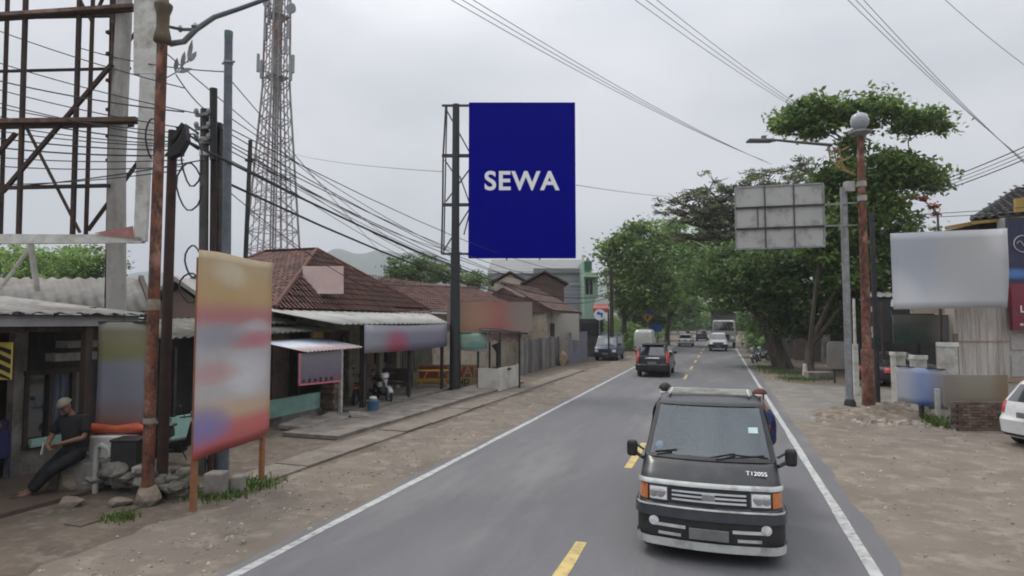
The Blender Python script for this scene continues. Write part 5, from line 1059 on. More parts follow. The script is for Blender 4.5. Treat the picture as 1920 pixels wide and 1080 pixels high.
# far dark car, pick-up, truck
DK = SK
vehicle('small_car', 'small dark car driving away between the white saloon and the truck', 'car', (-2.6, 96, 0), 0, SK, paint('dark_blue_paint', (.025, .03, .04)), (1.3, -1.25), .33, ((-.68, -.58), (.68, .58), 1.07, 1.5), ((-.6, -.52), (.6, .52), 1.08, 1.48), (((.02, .02), (-.8, -.8), 1.09, 1.48),), (.5, .74, .72, .88), (.66, .79, .72, 1.0), ((.34, .6, .03, BLACK, 1),))
PK = [(.3, .74, 2.0, -.6, .2, .1, .03), (.4, .82, 2.12, -.7, .22, .14, .03), (.7, .84, 2.12, -.7, .2, .15, .03), (.9, .83, 2.0, -.7, .2, .18, .03), (1.02, .8, 1.2, -.7, .2, .2, .03), (1.08, .78, 1.05, -.7, .2, .16, .03), (1.62, .66, .45, -.62, .2, .1, .03), (1.72, .58, .25, -.5, .2, .08, .03), (1.75, .4, .05, -.3, .2, .05, .03)]
pk = vehicle('pickup', 'white pick-up with dark bumper coming along the road in front of the canopied truck', 'pickup', (-.2, 62.8, 0), math.pi, PK, paint('offwhite_paint', (.5, .5, .48)), (1.35, -1.5), .33, ((-.68, -.58), (.68, .58), 1.1, 1.6), None, (((.9, .55), (-.4, -.4), 1.12, 1.58),), (.52, .78, .68, .86), None, ((.36, .66, .05, BLACK, 0),), grille=(.45, .68, .86), mirrors=(1.0, 1.15))
mb = MB(); mb.box((0, -1.6, .62), (1.62, 1.9, .1)); mb.box((-.8, -1.6, .85), (.05, 1.9, .42)); mb.box((.8, -1.6, .85), (.05, 1.9, .42)); mb.box((0, -2.53, .85), (1.62, .05, .42)); mb.build('cargo_bed', paint('offwhite_paint', (.5, .5, .48)), pk, local=True)
TKK = [(.5, 1.0, 1.0, -.6, .15, .06, .02), (.7, 1.06, 1.1, -.7, .15, .08, .02), (1.5, 1.06, 1.08, -.7, .15, .08, .02), (2.2, .98, .85, -.7, .15, .06, .02), (2.32, .9, .7, -.6, .15, .05, .02)]
tk = vehicle('cargo_truck', 'truck with dark canopied cargo box following the white pick-up', 'truck', (.35, 69.5, 0), math.pi, TKK, paint('truck_cream', (.36, .35, .3)), (.45, -3.3), .42, ((-.92, -.84), (.92, .84), 1.45, 2.15), None, (((.7, .6), (-.3, -.3), 1.45, 2.1),), (.6, .95, .8, 1.0), None, ((.5, .72, .03, BLACK, 0),), grille=(.5, .85, 1.15), mirrors=(.95, 1.7))
mb = MB(); mb.box((0, -3.1, 2.0), (2.3, 4.6, 2.1)); mb.build('cargo_box', mat('dusty_tarp', (.2, .2, .18), (.14, .14, .125), .9, 2), tk, local=True, bevel=.05)
mb = MB(); mb.box((0, -2.85, 3.15), (2.5, 5.2, .24)); mb.build('canopy', mat('dark_tarp', (.04, .045, .045), (.06, .065, .06), .9), tk, local=True, bevel=.08)
mb = MB(); patchF(mb, TKK, (-.8,)*2, (.8,)*2, 2.33-.14, 2.3, .03); mb.build('visor', WHT, tk, local=True); tk.scale = (1.12, 1.12, 1.28)
# blue van facing the viewer and white box van beyond
BK = [(.25, .72, 1.9, -2.0, .2, .1, .05), (.34, .82, 2.0, -2.05, .22, .12, .05), (.85, .83, 1.98, -2.05, .2, .12, .05), (1.0, .82, 1.8, -2.05, .2, .14, .05), (1.08, .81, 1.62, -2.05, .2, .14, .05), (1.68, .72, 1.1, -2.0, .2, .12, .05), (1.8, .66, .9, -1.9, .2, .1, .05), (1.84, .5, .5, -1.5, .2, .08, .05)]
bv = vehicle('blue_van', 'parked dark blue van facing the viewer with a pale roof rack', 'van', (-7.75, 45.4, 0), R(180), BK, paint('deep_blue_paint', (.022, .045, .09)), (1.2, -1.3), .31, ((-.74, -.66), (.74, .66), 1.1, 1.64), ((-.6, -.55), (.6, .55), 1.1, 1.6), (((1.2, .95), (.3, .3), 1.14, 1.62), ((.2, .2), (-.8, -.8), 1.14, 1.62)), (.5, .76, .62, .8), None, ((.34, .5, .03, BLACK, 0),), grille=(.4, .64, .78), mirrors=(1.4, 1.15))
mb = MB()
for y in (.7, -.2, -1.1): mb.bar((-.62, y, 1.93), (.62, y, 1.93), .05)
for s in (-1, 1): mb.bar((s*.62, .8, 1.93), (s*.62, -1.3, 1.93), .05); mb.bar((s*.6, .7, 1.78), (s*.6, .7, 1.93), .04)
mb.build('roof_rack', GALV, bv, local=True)
mb = MB(); patchF(mb, BK, (-.5, -.45), (.15, .12), 1.2, 1.55, .02); mb.build('sun_shade', mat('pale_shade', (.3, .36, .38), (.25, .3, .32), .6), bv, local=True)
XK = [(.5, .72, 1.2, -1.9, .15, .08, .03), (.6, .82, 1.3, -2.0, .18, .1, .03), (1.6, .85, 1.25, -2.02, .2, .1, .04), (2.2, .78, 1.0, -1.95, .28, .1, .05), (2.4, .62, .8, -1.8, .3, .1, .05), (2.44, .4, .5, -1.5, .25, .05, .05)]
bx_ = vehicle('box_van', 'white box van with rounded top parked under the trees left of the road', 'van', (-5.95, 52.5, 0), R(0), XK, paint('cream_white_paint', (.5, .51, .46)), (1.0, -1.2), .36, ((-.7, -.6), (.7, .6), 1.4, 2.0), None, (((1, .8), (.4, .4), 1.4, 2.0),), None, (.6, .78, .7, .9), None, plate=False); bx_.scale = (.9, .9, .88)
# ================= MOTORCYCLES =================
def torus(mb, c, r0, r1, n=22, m=8):
    k = len(mb.v); c = V(c)
    for i in range(n):
        a = 2*math.pi*i/n
        for j in range(m):
            b = 2*math.pi*j/m; q = r0+r1*math.cos(b); mb.v.append(c+V((r1*.9*math.sin(b), q*math.cos(a), q*math.sin(a))))
    for i in range(n):
        for j in range(m): mb.f.append((k+i*m+j, k+i*m+(j+1) % m, k+((i+1) % n)*m+(j+1) % m, k+((i+1) % n)*m+j))
    return mb
def motorcycle(label, loc, rz, pc, lean=0, group=None):
    t = thing('motorcycle', label, 'motorcycle', loc, rz, group); t.rotation_euler = (0, lean, rz)
    pm = paint('bike_paint_%02d' % int(pc[0]*99+pc[2]*9), pc)
    for y in (.62, -.6):
        mb = MB(); torus(mb, (0, y, .29), .24, .05); o = mb.build('wheel', RUBBER, t, local=True, smooth=60)
        mb = MB(); torus(mb, (0, y, .29), .2, .018, 20, 5); mb.lathe([(.05, -.05), (.06, 0), (.05, .05)], (0, y, .29), 10, 'X')
        for i in range(6): a = i*math.pi/3; mb.bar((0, y, .29), (0, y+.2*math.cos(a), .29+.2*math.sin(a)), .014)
        mb.build('rim', GALV, o, local=True)
    mb = MB(); mb.prism([(-.08, .42, .42), (-.08, .5, .8), (-.08, .36, .86), (-.08, .25, .5), (-.08, -.1, .42), (-.08, -.1, .34), (-.08, .3, .34)], (.16, 0, 0)); mb.prism([(-.1, -.05, .5), (-.1, -.75, .66), (-.1, -.82, .74), (-.1, -.05, .68)], (.2, 0, 0)); mb.build('fairing', pm, t, local=True, bevel=.03)
    mb = MB(); mb.grid(lambda u, v: ((u-.5)*.16, .62+.31*math.cos(.35+v*2.0), .29+.31*math.sin(.35+v*2.0)-.1*(u-.5)**2*4*.3), 4, 8); solid(mb.build('front_fender', pm, t, local=True, smooth=60), .01)
    mb = MB(); mb.prism([(-.11, .0, .7), (-.11, -.68, .76), (-.11, -.74, .82), (-.11, -.3, .8), (-.11, .0, .76)], (.22, 0, 0)); mb.build('seat', BLACK, t, local=True, bevel=.03)
    mb = MB()
    for s in (-1, 1): mb.tube([(s*.07, .62, .29), (s*.06, .45, .78)], .022, 7); mb.tube([(s*.1, -.6, .29), (s*.1, -.45, .62)], .025, 7)
    mb.tube([(-.34, .34, .98), (-.15, .4, .95), (0, .42, .93), (.15, .4, .95), (.34, .34, .98)], .016, 7); mb.tube([(0, .46, .75), (0, .41, .95)], .03, 7); mb.box((0, 0, .32), (.2, .36, .18)); mb.tube([(.13, .05, .28), (.14, -.4, .3), (.15, -.85, .36)], .04, 8); mb.bar((-.12, .02, .28), (-.18, .1, .01), .02); mb.build('frame', BLKM, t, local=True)
    mb = MB(); mb.prism([(-.13, .42, .86), (-.13, .5, .84), (-.13, .5, 1.0), (-.13, .38, 1.04)], (.26, 0, 0)); h_ = mb.build('cowl', pm, t, local=True, bevel=.03)
    mb = MB(); mb.lathe([(.075, 0), (.07, .03), (.03, .04)], (0, .5, .92), 14, 'Y'); mb.build('headlight', LENS, h_, local=True, smooth=50)
    for s in (-1, 1): mb = MB(); mb.tube([(s*.25, .36, .97), (s*.3, .33, 1.14)], .008, 5); mb.rock((s*.31, .33, 1.17), .055, 3, (1.1, .3, .8)); mb.build('mirror', BLACK, t, local=True)
    mb = MB(); mb.box((0, -.85, .68), (.16, .06, .09)); mb.build('tail_light', REDL, t, local=True, bevel=.015)
    return t
m0 = motorcycle('dark motorcycle parked beside the brick pillar under the porch', (-11.2, 17.4, 0), R(25), (.03, .03, .032), lean=R(6))
def moto(label, loc, rz, pc, lean=0): return motorcycle(label, loc, rz, pc, lean)
moto('white nosed motorcycle parked behind the dark porch post and the blue bucket', (-10.95, 18.6, 0), R(-130), (.5, .5, .5), R(6))
moto('motorcycle with pale fairing parked on the right verge beside the big leaning trunk', (2.2, 44.6, 0), R(165), (.42, .43, .45), R(7))
moto('dark motorcycle parked between the rusty poles and the tall banner', (*XY(338, 12.0)[:2], 0), R(-75), (.03, .03, .035), R(6))
moto('second motorcycle nosing out behind the one on the right verge', (2.9, 46.8, 0), R(150), (.4, .42, .42), R(7))
# ================= PEOPLE =================
def skinmesh(name, verts, edges, rad, m_, parent, root=0, sub=2):
    me = bpy.data.meshes.new(name); me.from_pydata([tuple(v) for v in verts], edges, []); o = bpy.data.objects.new('tmp', me); COL.objects.link(o)
    md = o.modifiers.new('skin', 'SKIN'); md.use_smooth_shade = True
    bm = bmesh.new(); bm.from_mesh(me); ly = bm.verts.layers.skin.verify()
    bm.verts.ensure_lookup_table()
    for i, v in enumerate(bm.verts):
        r = rad[i]; v[ly].radius = r if isinstance(r, tuple) else (r, r); v[ly].use_root = (i == root)
    bm.to_mesh(me); bm.free()
    s = o.modifiers.new('sub', 'SUBSURF'); s.levels = sub; s.render_levels = sub
    dg = bpy.context.evaluated_depsgraph_get(); dg.update(); m2 = bpy.data.meshes.new_from_object(o.evaluated_get(dg))
    bpy.data.objects.remove(o); r_ = bpy.data.objects.new(name, m2); COL.objects.link(r_); m2.materials.clear(); m2.materials.append(m_)
    m2.polygons.foreach_set('use_smooth', [True]*len(m2.polygons)); r_.parent = parent; return r_
def person(label, loc, rz, J, shirt, trousers, group=None, hand=None, helmet=None, sleeves=.3, cap=None, full=1.):
    """J: joints in local space, +Y is where the figure faces"""
    t = thing('person', label, 'person', loc, rz, group)
    J = {k: V(v) for k, v in J.items()}; vs = []; es = []; rd = []; ix = {}
    def add(k, p, r, par=None):
        ix[k] = len(vs); vs.append(V(p)); rd.append(r)
        if par is not None: es.append((ix[par], ix[k]))
    add('pel', J['pelvis'], (.13, .1)); add('wai', J['waist'], (.115, .09), 'pel'); add('che', J['chest'], (.135, .1), 'wai'); add('nk0', J['neck'], .06, 'che')
    d = (J['head']-J['neck']); up = d.normalized(); f = J.get('face', V((0, 1, 0))).normalized(); f = (f-up*f.dot(up)).normalized(); sd = f.cross(up)
    add('nk1', J['neck']+d*.5, .053, 'nk0'); add('jaw', J['head']-up*.07+f*.015, (.066, .074), 'nk1'); add('hd', J['head']+up*.02, (.078, .094), 'jaw'); add('top', J['head']+up*.1-f*.01, (.06, .07), 'hd')
    for s, q in (('L', -1), ('R', 1)):
        add('sh'+s, J['sh'+s], .062, 'che'); add('el'+s, J['el'+s], .043, 'sh'+s); fm = J['el'+s].lerp(J['wr'+s], .35); add('fa'+s, fm, .042, 'el'+s); add('wr'+s, J['wr'+s], .027, 'fa'+s)
        hd = (J['ha'+s]-J['wr'+s]).normalized(); pn = V(J.get('palm'+s, V((0, 0, -1)))); ac = hd.cross(pn).normalized(); pn = ac.cross(hd)
        add('pa'+s, J['wr'+s]+hd*.055, (.034, .018), 'wr'+s)
        for i, (o_, ln) in enumerate(((-.03, .062), (-.01, .075), (.011, .07), (.03, .055))):
            b = J['wr'+s]+hd*.09+ac*o_; add('f%d%s' % (i, s), b, .0095, 'pa'+s); add('g%d%s' % (i, s), b+hd*ln*.55+pn*.012, .0085, 'f%d%s' % (i, s)); add('h%d%s' % (i, s), b+hd*ln*.85+pn*.035, .0075, 'g%d%s' % (i, s))
        tb_ = J['wr'+s]+hd*.035+ac*(-.036*q); add('t0'+s, tb_, .011, 'pa'+s); add('t1'+s, tb_+hd*.03+ac*(-.02*q)+pn*.01, .0095, 't0'+s)
        add('hp'+s, J['hp'+s], (.092, .092), 'pel'); add('th'+s, J['hp'+s].lerp(J['kn'+s], .5), .076, 'hp'+s); add('kn'+s, J['kn'+s], .054, 'th'+s); add('ca'+s, J['kn'+s].lerp(J['an'+s], .35), .052, 'kn'+s); add('an'+s, J['an'+s], .036, 'ca'+s); add('to'+s, J['to'+s], (.034, .026), 'an'+s)
    skinmesh('body', vs, es, rd, SKIN, t)
    # face: eyes, nose, mouth, ears kept on the head as small features of the body surface
    H_ = J['head']; mb = MB()
    mb.rock(H_+f*.098-up*.005, .018, 2, (.7, .9, 1.3))
    for q in (-1, 1): mb.rock(H_+sd*q*.085+up*.0, .022, 5, (.5, .7, 1.2))
    mb.v = [v for v in mb.v]; mb.build('nose_and_ears', SKIN, t, local=True, smooth=80)
    mb = MB()
    for q in (-1, 1): mb.rock(H_+f*.088+sd*q*.032+up*.025, .011, 3, (1.2, .6, .7))
    mb.build('eyes', BLACK, t, local=True, smooth=80); mb = MB(); mb.rock(H_+f*.085-up*.055, .02, 3, (1.2, .4, .35)); mb.build('mouth', mat('lip', (.2, .07, .06), None, .5), t, local=True, smooth=80)
    M = Matrix((sd, f, up)).transposed()
    if helmet or cap:
        mb = MB(); n = 18
        mb.grid(lambda u, v: H_+up*.035-f*.012+M @ V((.1*math.cos(u*2*math.pi)*math.sin(v*1.5+.001), .118*math.sin(u*2*math.pi)*math.sin(v*1.5+.001), .115*math.cos(v*1.5))), n, 8); mb.build('helmet' if helmet else 'cap', helmet or cap, t, local=True, smooth=80)
    else:
        mb = MB(); mb.grid(lambda u, v: H_+up*.03-f*.018+M @ V((.098*math.cos(u*2*math.pi)*math.sin(v*1.55+.001), .11*math.sin(u*2*math.pi)*math.sin(v*1.55+.001), .118*math.cos(v*1.55))), 16, 7); mb.build('hair', HAIR, t, local=True, smooth=80)
    # clothes follow the same joints, a little fuller
    def sub(keys, edges, rr, nm, m_):
        skinmesh(nm, [K_ for K_ in keys], edges, rr, m_, t)
    k = ['pelvis', 'waist', 'chest', 'neck']; P_ = [J['pelvis'], J['waist'], J['chest'], J['neck'].lerp(J['chest'], .25)]; E_ = [(0, 1), (1, 2), (2, 3)]; r_ = [(.175, .14), (.158, .128), (.17, .13), .08]
    for s in ('L', 'R'):
        n = len(P_); P_ += [J['sh'+s], J['sh'+s].lerp(J['el'+s], .5), J['el'+s].lerp(J['wr'+s], max(0, sleeves-.5)) if sleeves > .5 else J['sh'+s].lerp(J['el'+s], .85)]; E_ += [(2, n), (n, n+1), (n+1, n+2)]; r_ += [.078, .068, .062]
        if sleeves > .9: P_.append(J['wr'+s].lerp(J['el'+s], .06)); E_.append((n+2, n+3)); r_.append(.044)
    r_ = [tuple(x*full for x in q) if isinstance(q, tuple) else q*full for q in r_]
    skinmesh('shirt', P_, E_, r_, shirt, t)
    P_ = [J['pelvis'].lerp(J['waist'], .6), J['pelvis']]; E_ = [(0, 1)]; r_ = [(.15, .122), (.165, .13)]
    for s in ('L', 'R'):
        n = len(P_); P_ += [J['hp'+s], J['hp'+s].lerp(J['kn'+s], .5), J['kn'+s], J['kn'+s].lerp(J['an'+s], .5), J['an'+s].lerp(J['kn'+s], .08)]; E_ += [(1, n), (n, n+1), (n+1, n+2), (n+2, n+3), (n+3, n+4)]; r_ += [.108, .092, .072, .066, .056]
    r_ = [tuple(x*full for x in q) if isinstance(q, tuple) else q*full for q in r_]
    skinmesh('trousers', P_, E_, r_, trousers, t, root=1)
    for s in ('L', 'R'):
        mb = MB(); a, b = J['an'+s], J['to'+s]; dd = (b-a); dd.z = 0; dd = dd.normalized() if dd.length > 1e-4 else V((0, 1, 0)); zz = min(a.z, b.z)-.045
        mb.tube([V((a.x, a.y, zz+.03))-dd*.07, V((a.x, a.y, zz+.04)), V((b.x, b.y, zz+.035)), V((b.x, b.y, zz+.025))+dd*.07], [.035, .046, .046, .028], 10); mb.build('shoe', mat('dark_sandal', (.06, .04, .03), (.04, .03, .025), .8), t, local=True, smooth=80)
    return t
CB = mat('black_cotton', (.012, .012, .013), (.02, .02, .021), .95, 8, bump=.3, bscale=20)
CT = mat('black_trousers', (.014, .014, .016), (.022, .022, .025), .95, 8, bump=.3, bscale=20)
# man leaning back on the stall post: local +X is to the right of the picture, +Y away from the viewer
bp = XY(139, 9.85)
# seat he rests on
MB().box(XY(160, 10.05)+V((0, 0, .24)), (.75, .35, .48), rz=YAW).build('step', STW, bevel=.03, tag=('low plastered step at the stall post that the man rests on', 'step'))
JM = dict(pelvis=(.1, .0, .6), waist=(.09, .02, .76), chest=(.06, .03, .98), neck=(.02, .0, 1.15), head=(-.03, -.06, 1.27), face=(-.3, -1, -.15), shL=(-.13, .0, 1.07), shR=(.22, .02, 1.08), elL=(-.22, -.06, .84), wrL=(-.14, -.26, .74), haL=(-.06, -.3, .73), elR=(.27, -.08, .83), wrR=(.06, -.25, .78), haR=(-.02, -.28, .77),
    hpL=(.02, -.02, .58), hpR=(.17, -.04, .57), knL=(-.2, -.16, .4), knR=(-.04, -.24, .42), anL=(-.44, -.16, .09), anR=(-.33, -.3, .09), toL=(-.56, -.25, .05), toR=(-.44, -.42, .05))
JM = {k: (V(v)*1.08 if k != 'face' else V(v)) for k, v in JM.items()}
mn = person('person in black t-shirt and black trousers resting against the stall post with legs stretched out', bp, YAW, JM, CB, CT, sleeves=.5, full=1.2, cap=mat('khaki_cap', (.2, .19, .14), (.15, .14, .1), .9, 8))
mb = MB(); mb.box((.03, -.118, 1.0), (.1, .006, .08)); mb.rock((.03, -.1, .98), .03, 2, (1, .4, .8)); mb.build('shirt_print', mat('grey_print', (.14, .14, .15), None, .8), mn, local=True, smooth=60)
mb = MB(); mb.bar((-.2, -.2, .82), (-.23, -.22, .64), .05, .02); mb.build('paper', WHT, None, local=True) if False else None
MB().bar(bp+RT*-.21-FW*.24+V((0, 0, .84)), bp+RT*-.25-FW*.24+V((0, 0, .66)), .05, .015).build('paper_roll', WHT, tag=('white folded paper held in the leaning man\'s hand', 'paper'))
# person on a blue plastic chair at the left edge
cp = XY(-12, 10.4); ch = thing('plastic_chair', 'blue plastic chair at the left edge of the stall floor', 'chair', cp, R(100)); BLU = mat('blue_chair', (.03, .04, .11), (.025, .03, .09), .5, 4)
MB().box((0, 0, .43), (.44, .42, .03)).build('seat', BLU, ch, local=True, bevel=.01); MB().box((0, -.2, .66), (.42, .03, .42)).build('backrest', BLU, ch, local=True, bevel=.01)
for x in (-.2, .2):
    for y in (-.18, .18): MB().bar((x, y, .42), (x*1.12, y*1.15, 0), .035).build('leg', BLU, ch, local=True)
JS = dict(pelvis=(0, -.05, .53), waist=(0, -.08, .68), chest=(0, -.08, .9), neck=(0, -.06, 1.07), head=(0, -.02, 1.23), face=(0, 1, -.1), shL=(-.19, -.08, 1.0), shR=(.19, -.08, 1.0), elL=(-.24, -.02, .75), elR=(.24, -.02, .75), wrL=(-.16, .2, .64), wrR=(.16, .2, .64), haL=(-.14, .28, .63), haR=(.14, .28, .63), hpL=(-.09, 0, .52), hpR=(.09, 0, .52), knL=(-.12, .38, .5), knR=(.12, .38, .5), anL=(-.12, .4, .09), anR=(.12, .4, .09), toL=(-.13, .53, .05), toR=(.13, .53, .05))
person('person in purple shirt sitting on the blue plastic chair, cut off by the left edge', cp, R(100), JS, mat('purple_cloth', (.035, .025, .06), (.05, .035, .08), .95, 9), mat('navy_cloth', (.015, .018, .035), (.02, .024, .045), .95, 9), sleeves=.5)
# riders behind the minivan
JR = dict(pelvis=(0, -.02, .0), waist=(0, -.04, .15), chest=(.0, -.02, .38), neck=(.02, .02, .55), head=(.03, .06, .69), face=(0, 1, -.05), shL=(-.18, -.02, .47), shR=(.2, -.02, .46), elL=(-.27, .05, .22), elR=(.27, .0, .2), wrL=(-.15, .24, .14), wrR=(.3, .12, .0), haL=(-.13, .31, .13), haR=(.31, .17, -.06), hpL=(-.1, .02, -.01), hpR=(.1, .02, -.01), knL=(-.13, .4, .14), knR=(.13, .4, .14), anL=(-.12, .48, -.08), anR=(.12, .48, -.08), toL=(-.13, .6, -.1), toR=(.13, .6, -.1))
bl_ = V((vx, vy, 0))   # the bed lies behind the cab, away from the viewer
person('person in blue jacket and dark red cap sitting on the charcoal pickup bed', bl_+V((.77, .9, .87)), R(100), JR, mat('blue_jacket', (.015, .03, .085), (.025, .045, .11), .9, 6, c3=(.3, .03, .06), s3=2.5), CT, sleeves=1, cap=mat('dark_red_cap', (.12, .02, .025), (.03, .02, .025), .7, 3))
person('bareheaded person in black jacket sitting on the charcoal pickup bed', bl_+V((-.74, 1.15, .9)), R(-100), JR, CB, CT, sleeves=1)
JD = {k: (v[0], v[1], v[2]-.03) for k, v in JS.items()}; JD.update(knL=(-.12, .36, .5), anL=(-.12, .5, .15), anR=(.12, .5, .15), toL=(-.13, .6, .15), toR=(.13, .6, .15), wrL=(-.14, .42, .85), wrR=(.14, .42, .85), elL=(-.25, .12, .68), elR=(.25, .12, .68), haL=(-.12, .49, .88), haR=(.12, .49, .88))
person('driver of the charcoal pickup, dimly seen behind the left of the windshield', V((vx-.36, vy-.08, .32)), R(180), JD, mat('grey_shirt', (.1, .11, .12), (.08, .085, .09), .9), CT, sleeves=.5)
# ================= RIGHT SIDE =================
t, a, b = pole('sign_gantry', 'back of a large grey nine panel road sign on a galvanised post', 'sign', 1589, 777, 352, .105, .1, GALV, D=18.26)
D = 18.1; q = [P(1378, 352, D), P(1543, 344, D-.25), P(1546, 462, D-.25), P(1381, 467, D)]
mb = MB(); mb.prism(q, FW*.03); mb.build('panel', mat('grey_sign_back', (.43, .435, .41), (.38, .385, .365), .6, 1.6, c3=(.25, .25, .235), s3=2.5), t, bevel=.005)
def qp(u, v): return q[0].lerp(q[1], u).lerp(q[3].lerp(q[2], u), v)-FW*.03
mb = MB()
for v in (.34, .68): mb.bar(qp(0, v), qp(1, v), .055, .05)
mb.build('beam', BLKM, t); mb = MB()
for u in (.335, .665): mb.bar(qp(u, 0), qp(u, 1), .03, .03)
mb.bar(qp(.25, .34), qp(.25, .66), .025); mb.build('rib', mat('grey_rib', (.1, .1, .1), (.08, .08, .08), .6), t)
mb = MB()
for i in range(4): mb.bar(q[i]-FW*.01, q[(i+1) % 4]-FW*.01, .03, .05)
mb.build('frame', GALV, t)
mb = MB()
for v, y in ((.34, 382), (.68, 424)): mb.bar(qp(.95, v), P(1612, y-2, 18.3), .045)
mb.build('arm', GALV, t)
MB().tube([a-V((0, 0, .1)), a+V((0, 0, .35)), a+V((0, 0, .45))], [.16, .16, .11], 12).build('footing', BLKM, t, smooth=40)
t, a, b = pole('street_lamp', 'rusty street lamp post with milky globe on top and long thin arm', 'street lamp', 1624, 777, 256, .14, .095, RUSTO, D=18.2)
mb = MB(); mb.tube([a, a+V((0, 0, 1.9)), a+V((0, 0, 1.92))], [.18, .165, .15], 14); mb.build('base_sleeve', RUSTO, t, smooth=40)
D = 18.2; zc = P(1597, 228, D).z
mb = MB(); mb.lathe([(.02, -.26), (.15, -.24), (.24, -.1), (.26, .03), (.2, .2), (.08, .26), (.01, .265)], (b.x, b.y, zc), 20); gl = mb.build('globe', mat('milky_globe', (.4, .42, .45), (.32, .34, .37), .3, 14, c3=(.25, .26, .28), s3=9), t, smooth=80)
mb = MB(); mb.lathe([(.1, P(1597, 256, D).z), (.31, P(1597, 250, D).z), (.31, P(1597, 247, D).z), (.12, P(1597, 243, D).z)], (b.x, b.y, 0), 20); mb.build('collar_plate', GALV, t, smooth=40)
mb = MB(); AR = mat('dark_arm', (.1, .1, .1), (.08, .075, .07), .6)
mb.tube([P(1560, 272, D), P(1500, 267, D), P(1448, 262, D)], [.05, .045, .035], 8); mb.build('arm', AR, t, smooth=True)
mb = MB(); mb.box((P(1425, 264, D)), (.75, .3, .07), rz=YAW); mb.box(P(1432, 258, D), (.14, .1, .12), rz=YAW); mb.build('lamp_head', mat('lamp_grey', (.16, .165, .16), (.12, .12, .12), .5), t, bevel=.02)
mb = MB(); YB = mat('faded_yellow_iron', (.36, .25, .1), (.25, .16, .08), .8, 6)
for k, (dx, dy) in enumerate(((0, 0), (10, 0), (20, 5))):
    mb.tube([P(1552+dx, 275, D), P(1558+dx, 300+dy, D), P(1575+dx*.7, 318+dy, D), P(1602, 326, D)], .022, 6)
mb.tube([P(1580, 300, D), P(1570, 285, D), P(1592, 275, D)], .018, 6); mb.tube([P(1562, 305, D), P(1585, 300, D), P(1600, 290, D)], .018, 6); mb.build('bracket', YB, t, smooth=True)
mb = MB()
for y in (345, 372): mb.lathe([(.13, P(1605, y+5, D).z), (.13, P(1605, y-5, D).z)], (a.x, a.y, 0), 14)
mb.box(P(1592, 350, D-.05), (.25, .2, .3), rz=YAW); mb.build('clamp', CONC, t)
t, a, b = pole('utility_pole', 'thin black pole just right of the rusty street lamp', 'pole', 1641, 735, 398, .085, .075, BLKM, D=21)
t, a, b = pole('gate_post', 'pale slim post standing behind the galvanised sign post', 'post', 1602, 742, 560, .06, .045, WHT, D=23); MB().box(a+V((0, 0, .95)), (.17, .17, 1.9)).build('base', WHT, t, bevel=.01)
# board
t = thing('white_board', 'large blank white banner board with curled corners on posts at the right', 'billboard', XY(1780, 18.2))
D = 18; mb = MB(); c0, c1, c2, c3 = P(1668, 438, D), P(1888, 428, D+.4), P(1886, 577, D+.4), P(1674, 580, D)
mb.grid(lambda u, v: c3.lerp(c2, u).lerp(c0.lerp(c1, u), v)+FW*(.05*math.sin(u*5)*math.sin(v*4)-.05*(abs(u-.5)*2)**6), 14, 10); solid(mb.build('sheet', signmat('white_sheet', [(0, (.5, .51, .54)), (.5, (.44, .45, .47)), (1, (.45, .45, .45))], [(.2, .62, .3, .35, (.38, .42, .48)), (.75, .6, .3, .5, (.42, .42, .42)), (.02, .1, .2, .3, (.62, .63, .66)), (.98, .95, .15, .25, (.6, .6, .62))], dirt=.06), t, smooth=60), .02)
mb = MB(); mb.bar(P(1670, 470, D+.35), P(1888, 465, D+.6), .06); mb.bar(P(1674, 560, D+.35), P(1886, 560, D+.6), .06)
for x in (1680, 1780, 1878): mb.bar(P(x, 440, D+.42), P(x, 572, D+.42), .06); mb.bar(P(x, 470, D+.4), P(x, 462, D+1.5), .05); mb.bar(P(x, 560, D+.4), P(x, 556, D+1.5), .05)
mb.build('frame', BLKM, t)
for x in (1795, 1898): p = XY(x, D+1.45); MB().bar(p, p+V((0, 0, 5.2)), .1).build('post', BLKM, t)
t = thing('concrete_pillar', 'grey square pillar between the white board and the dark blue and red sign', 'pillar', XY(1893, 19.62)); p = XY(1893, 19.62); MB().box(p+V((0, 0, 3.0)), (.3, .3, 6.1), rz=YAW).build('shaft', CONC, t, bevel=.015)
t = thing('shop_sign', 'tall dark blue and red shop sign with white oval ring at the right edge', 'sign', XY(1935, 19))
a, wv, h = panel_pts(1900, 408, 1990, 619, 19); mb = MB(); board(mb, a, wv, h, .12); mb.build('cabinet', signmat('blue_red_print', [(0, (.16, .02, .035)), (.4, (.2, .025, .045)), (.42, (.03, .03, .08)), (1, (.02, .022, .06))], [(.12, .5, .3, .04, (.08, .22, .5))], dirt=.1), t)
mb = MB(); c = P(1919, 457, 18.98); mb.tube([c+RT*.3*math.cos(k*math.pi/12)+UP*.26*math.sin(k*math.pi/12) for k in range(25)], .014, 6); mb.tube([c+RT*(-.2+.4*k/8)+UP*.09*math.sin(k*.9) for k in range(9)], .012, 6); mb.build('emblem', WHT, t, smooth=True)
textmesh('L', .3, WS, t, frame(P(1917, 580, 18.98), RT, UP), bold=.006); textmesh('m', .14, WS, t, frame(P(1916, 608, 18.98), RT, UP), bold=.004)
mb = MB()
for y in (430, 600): mb.bar(P(1925, y, 19.1), P(1925, y, 19.9), .06)
mb.each('bracket', BLKM, t)
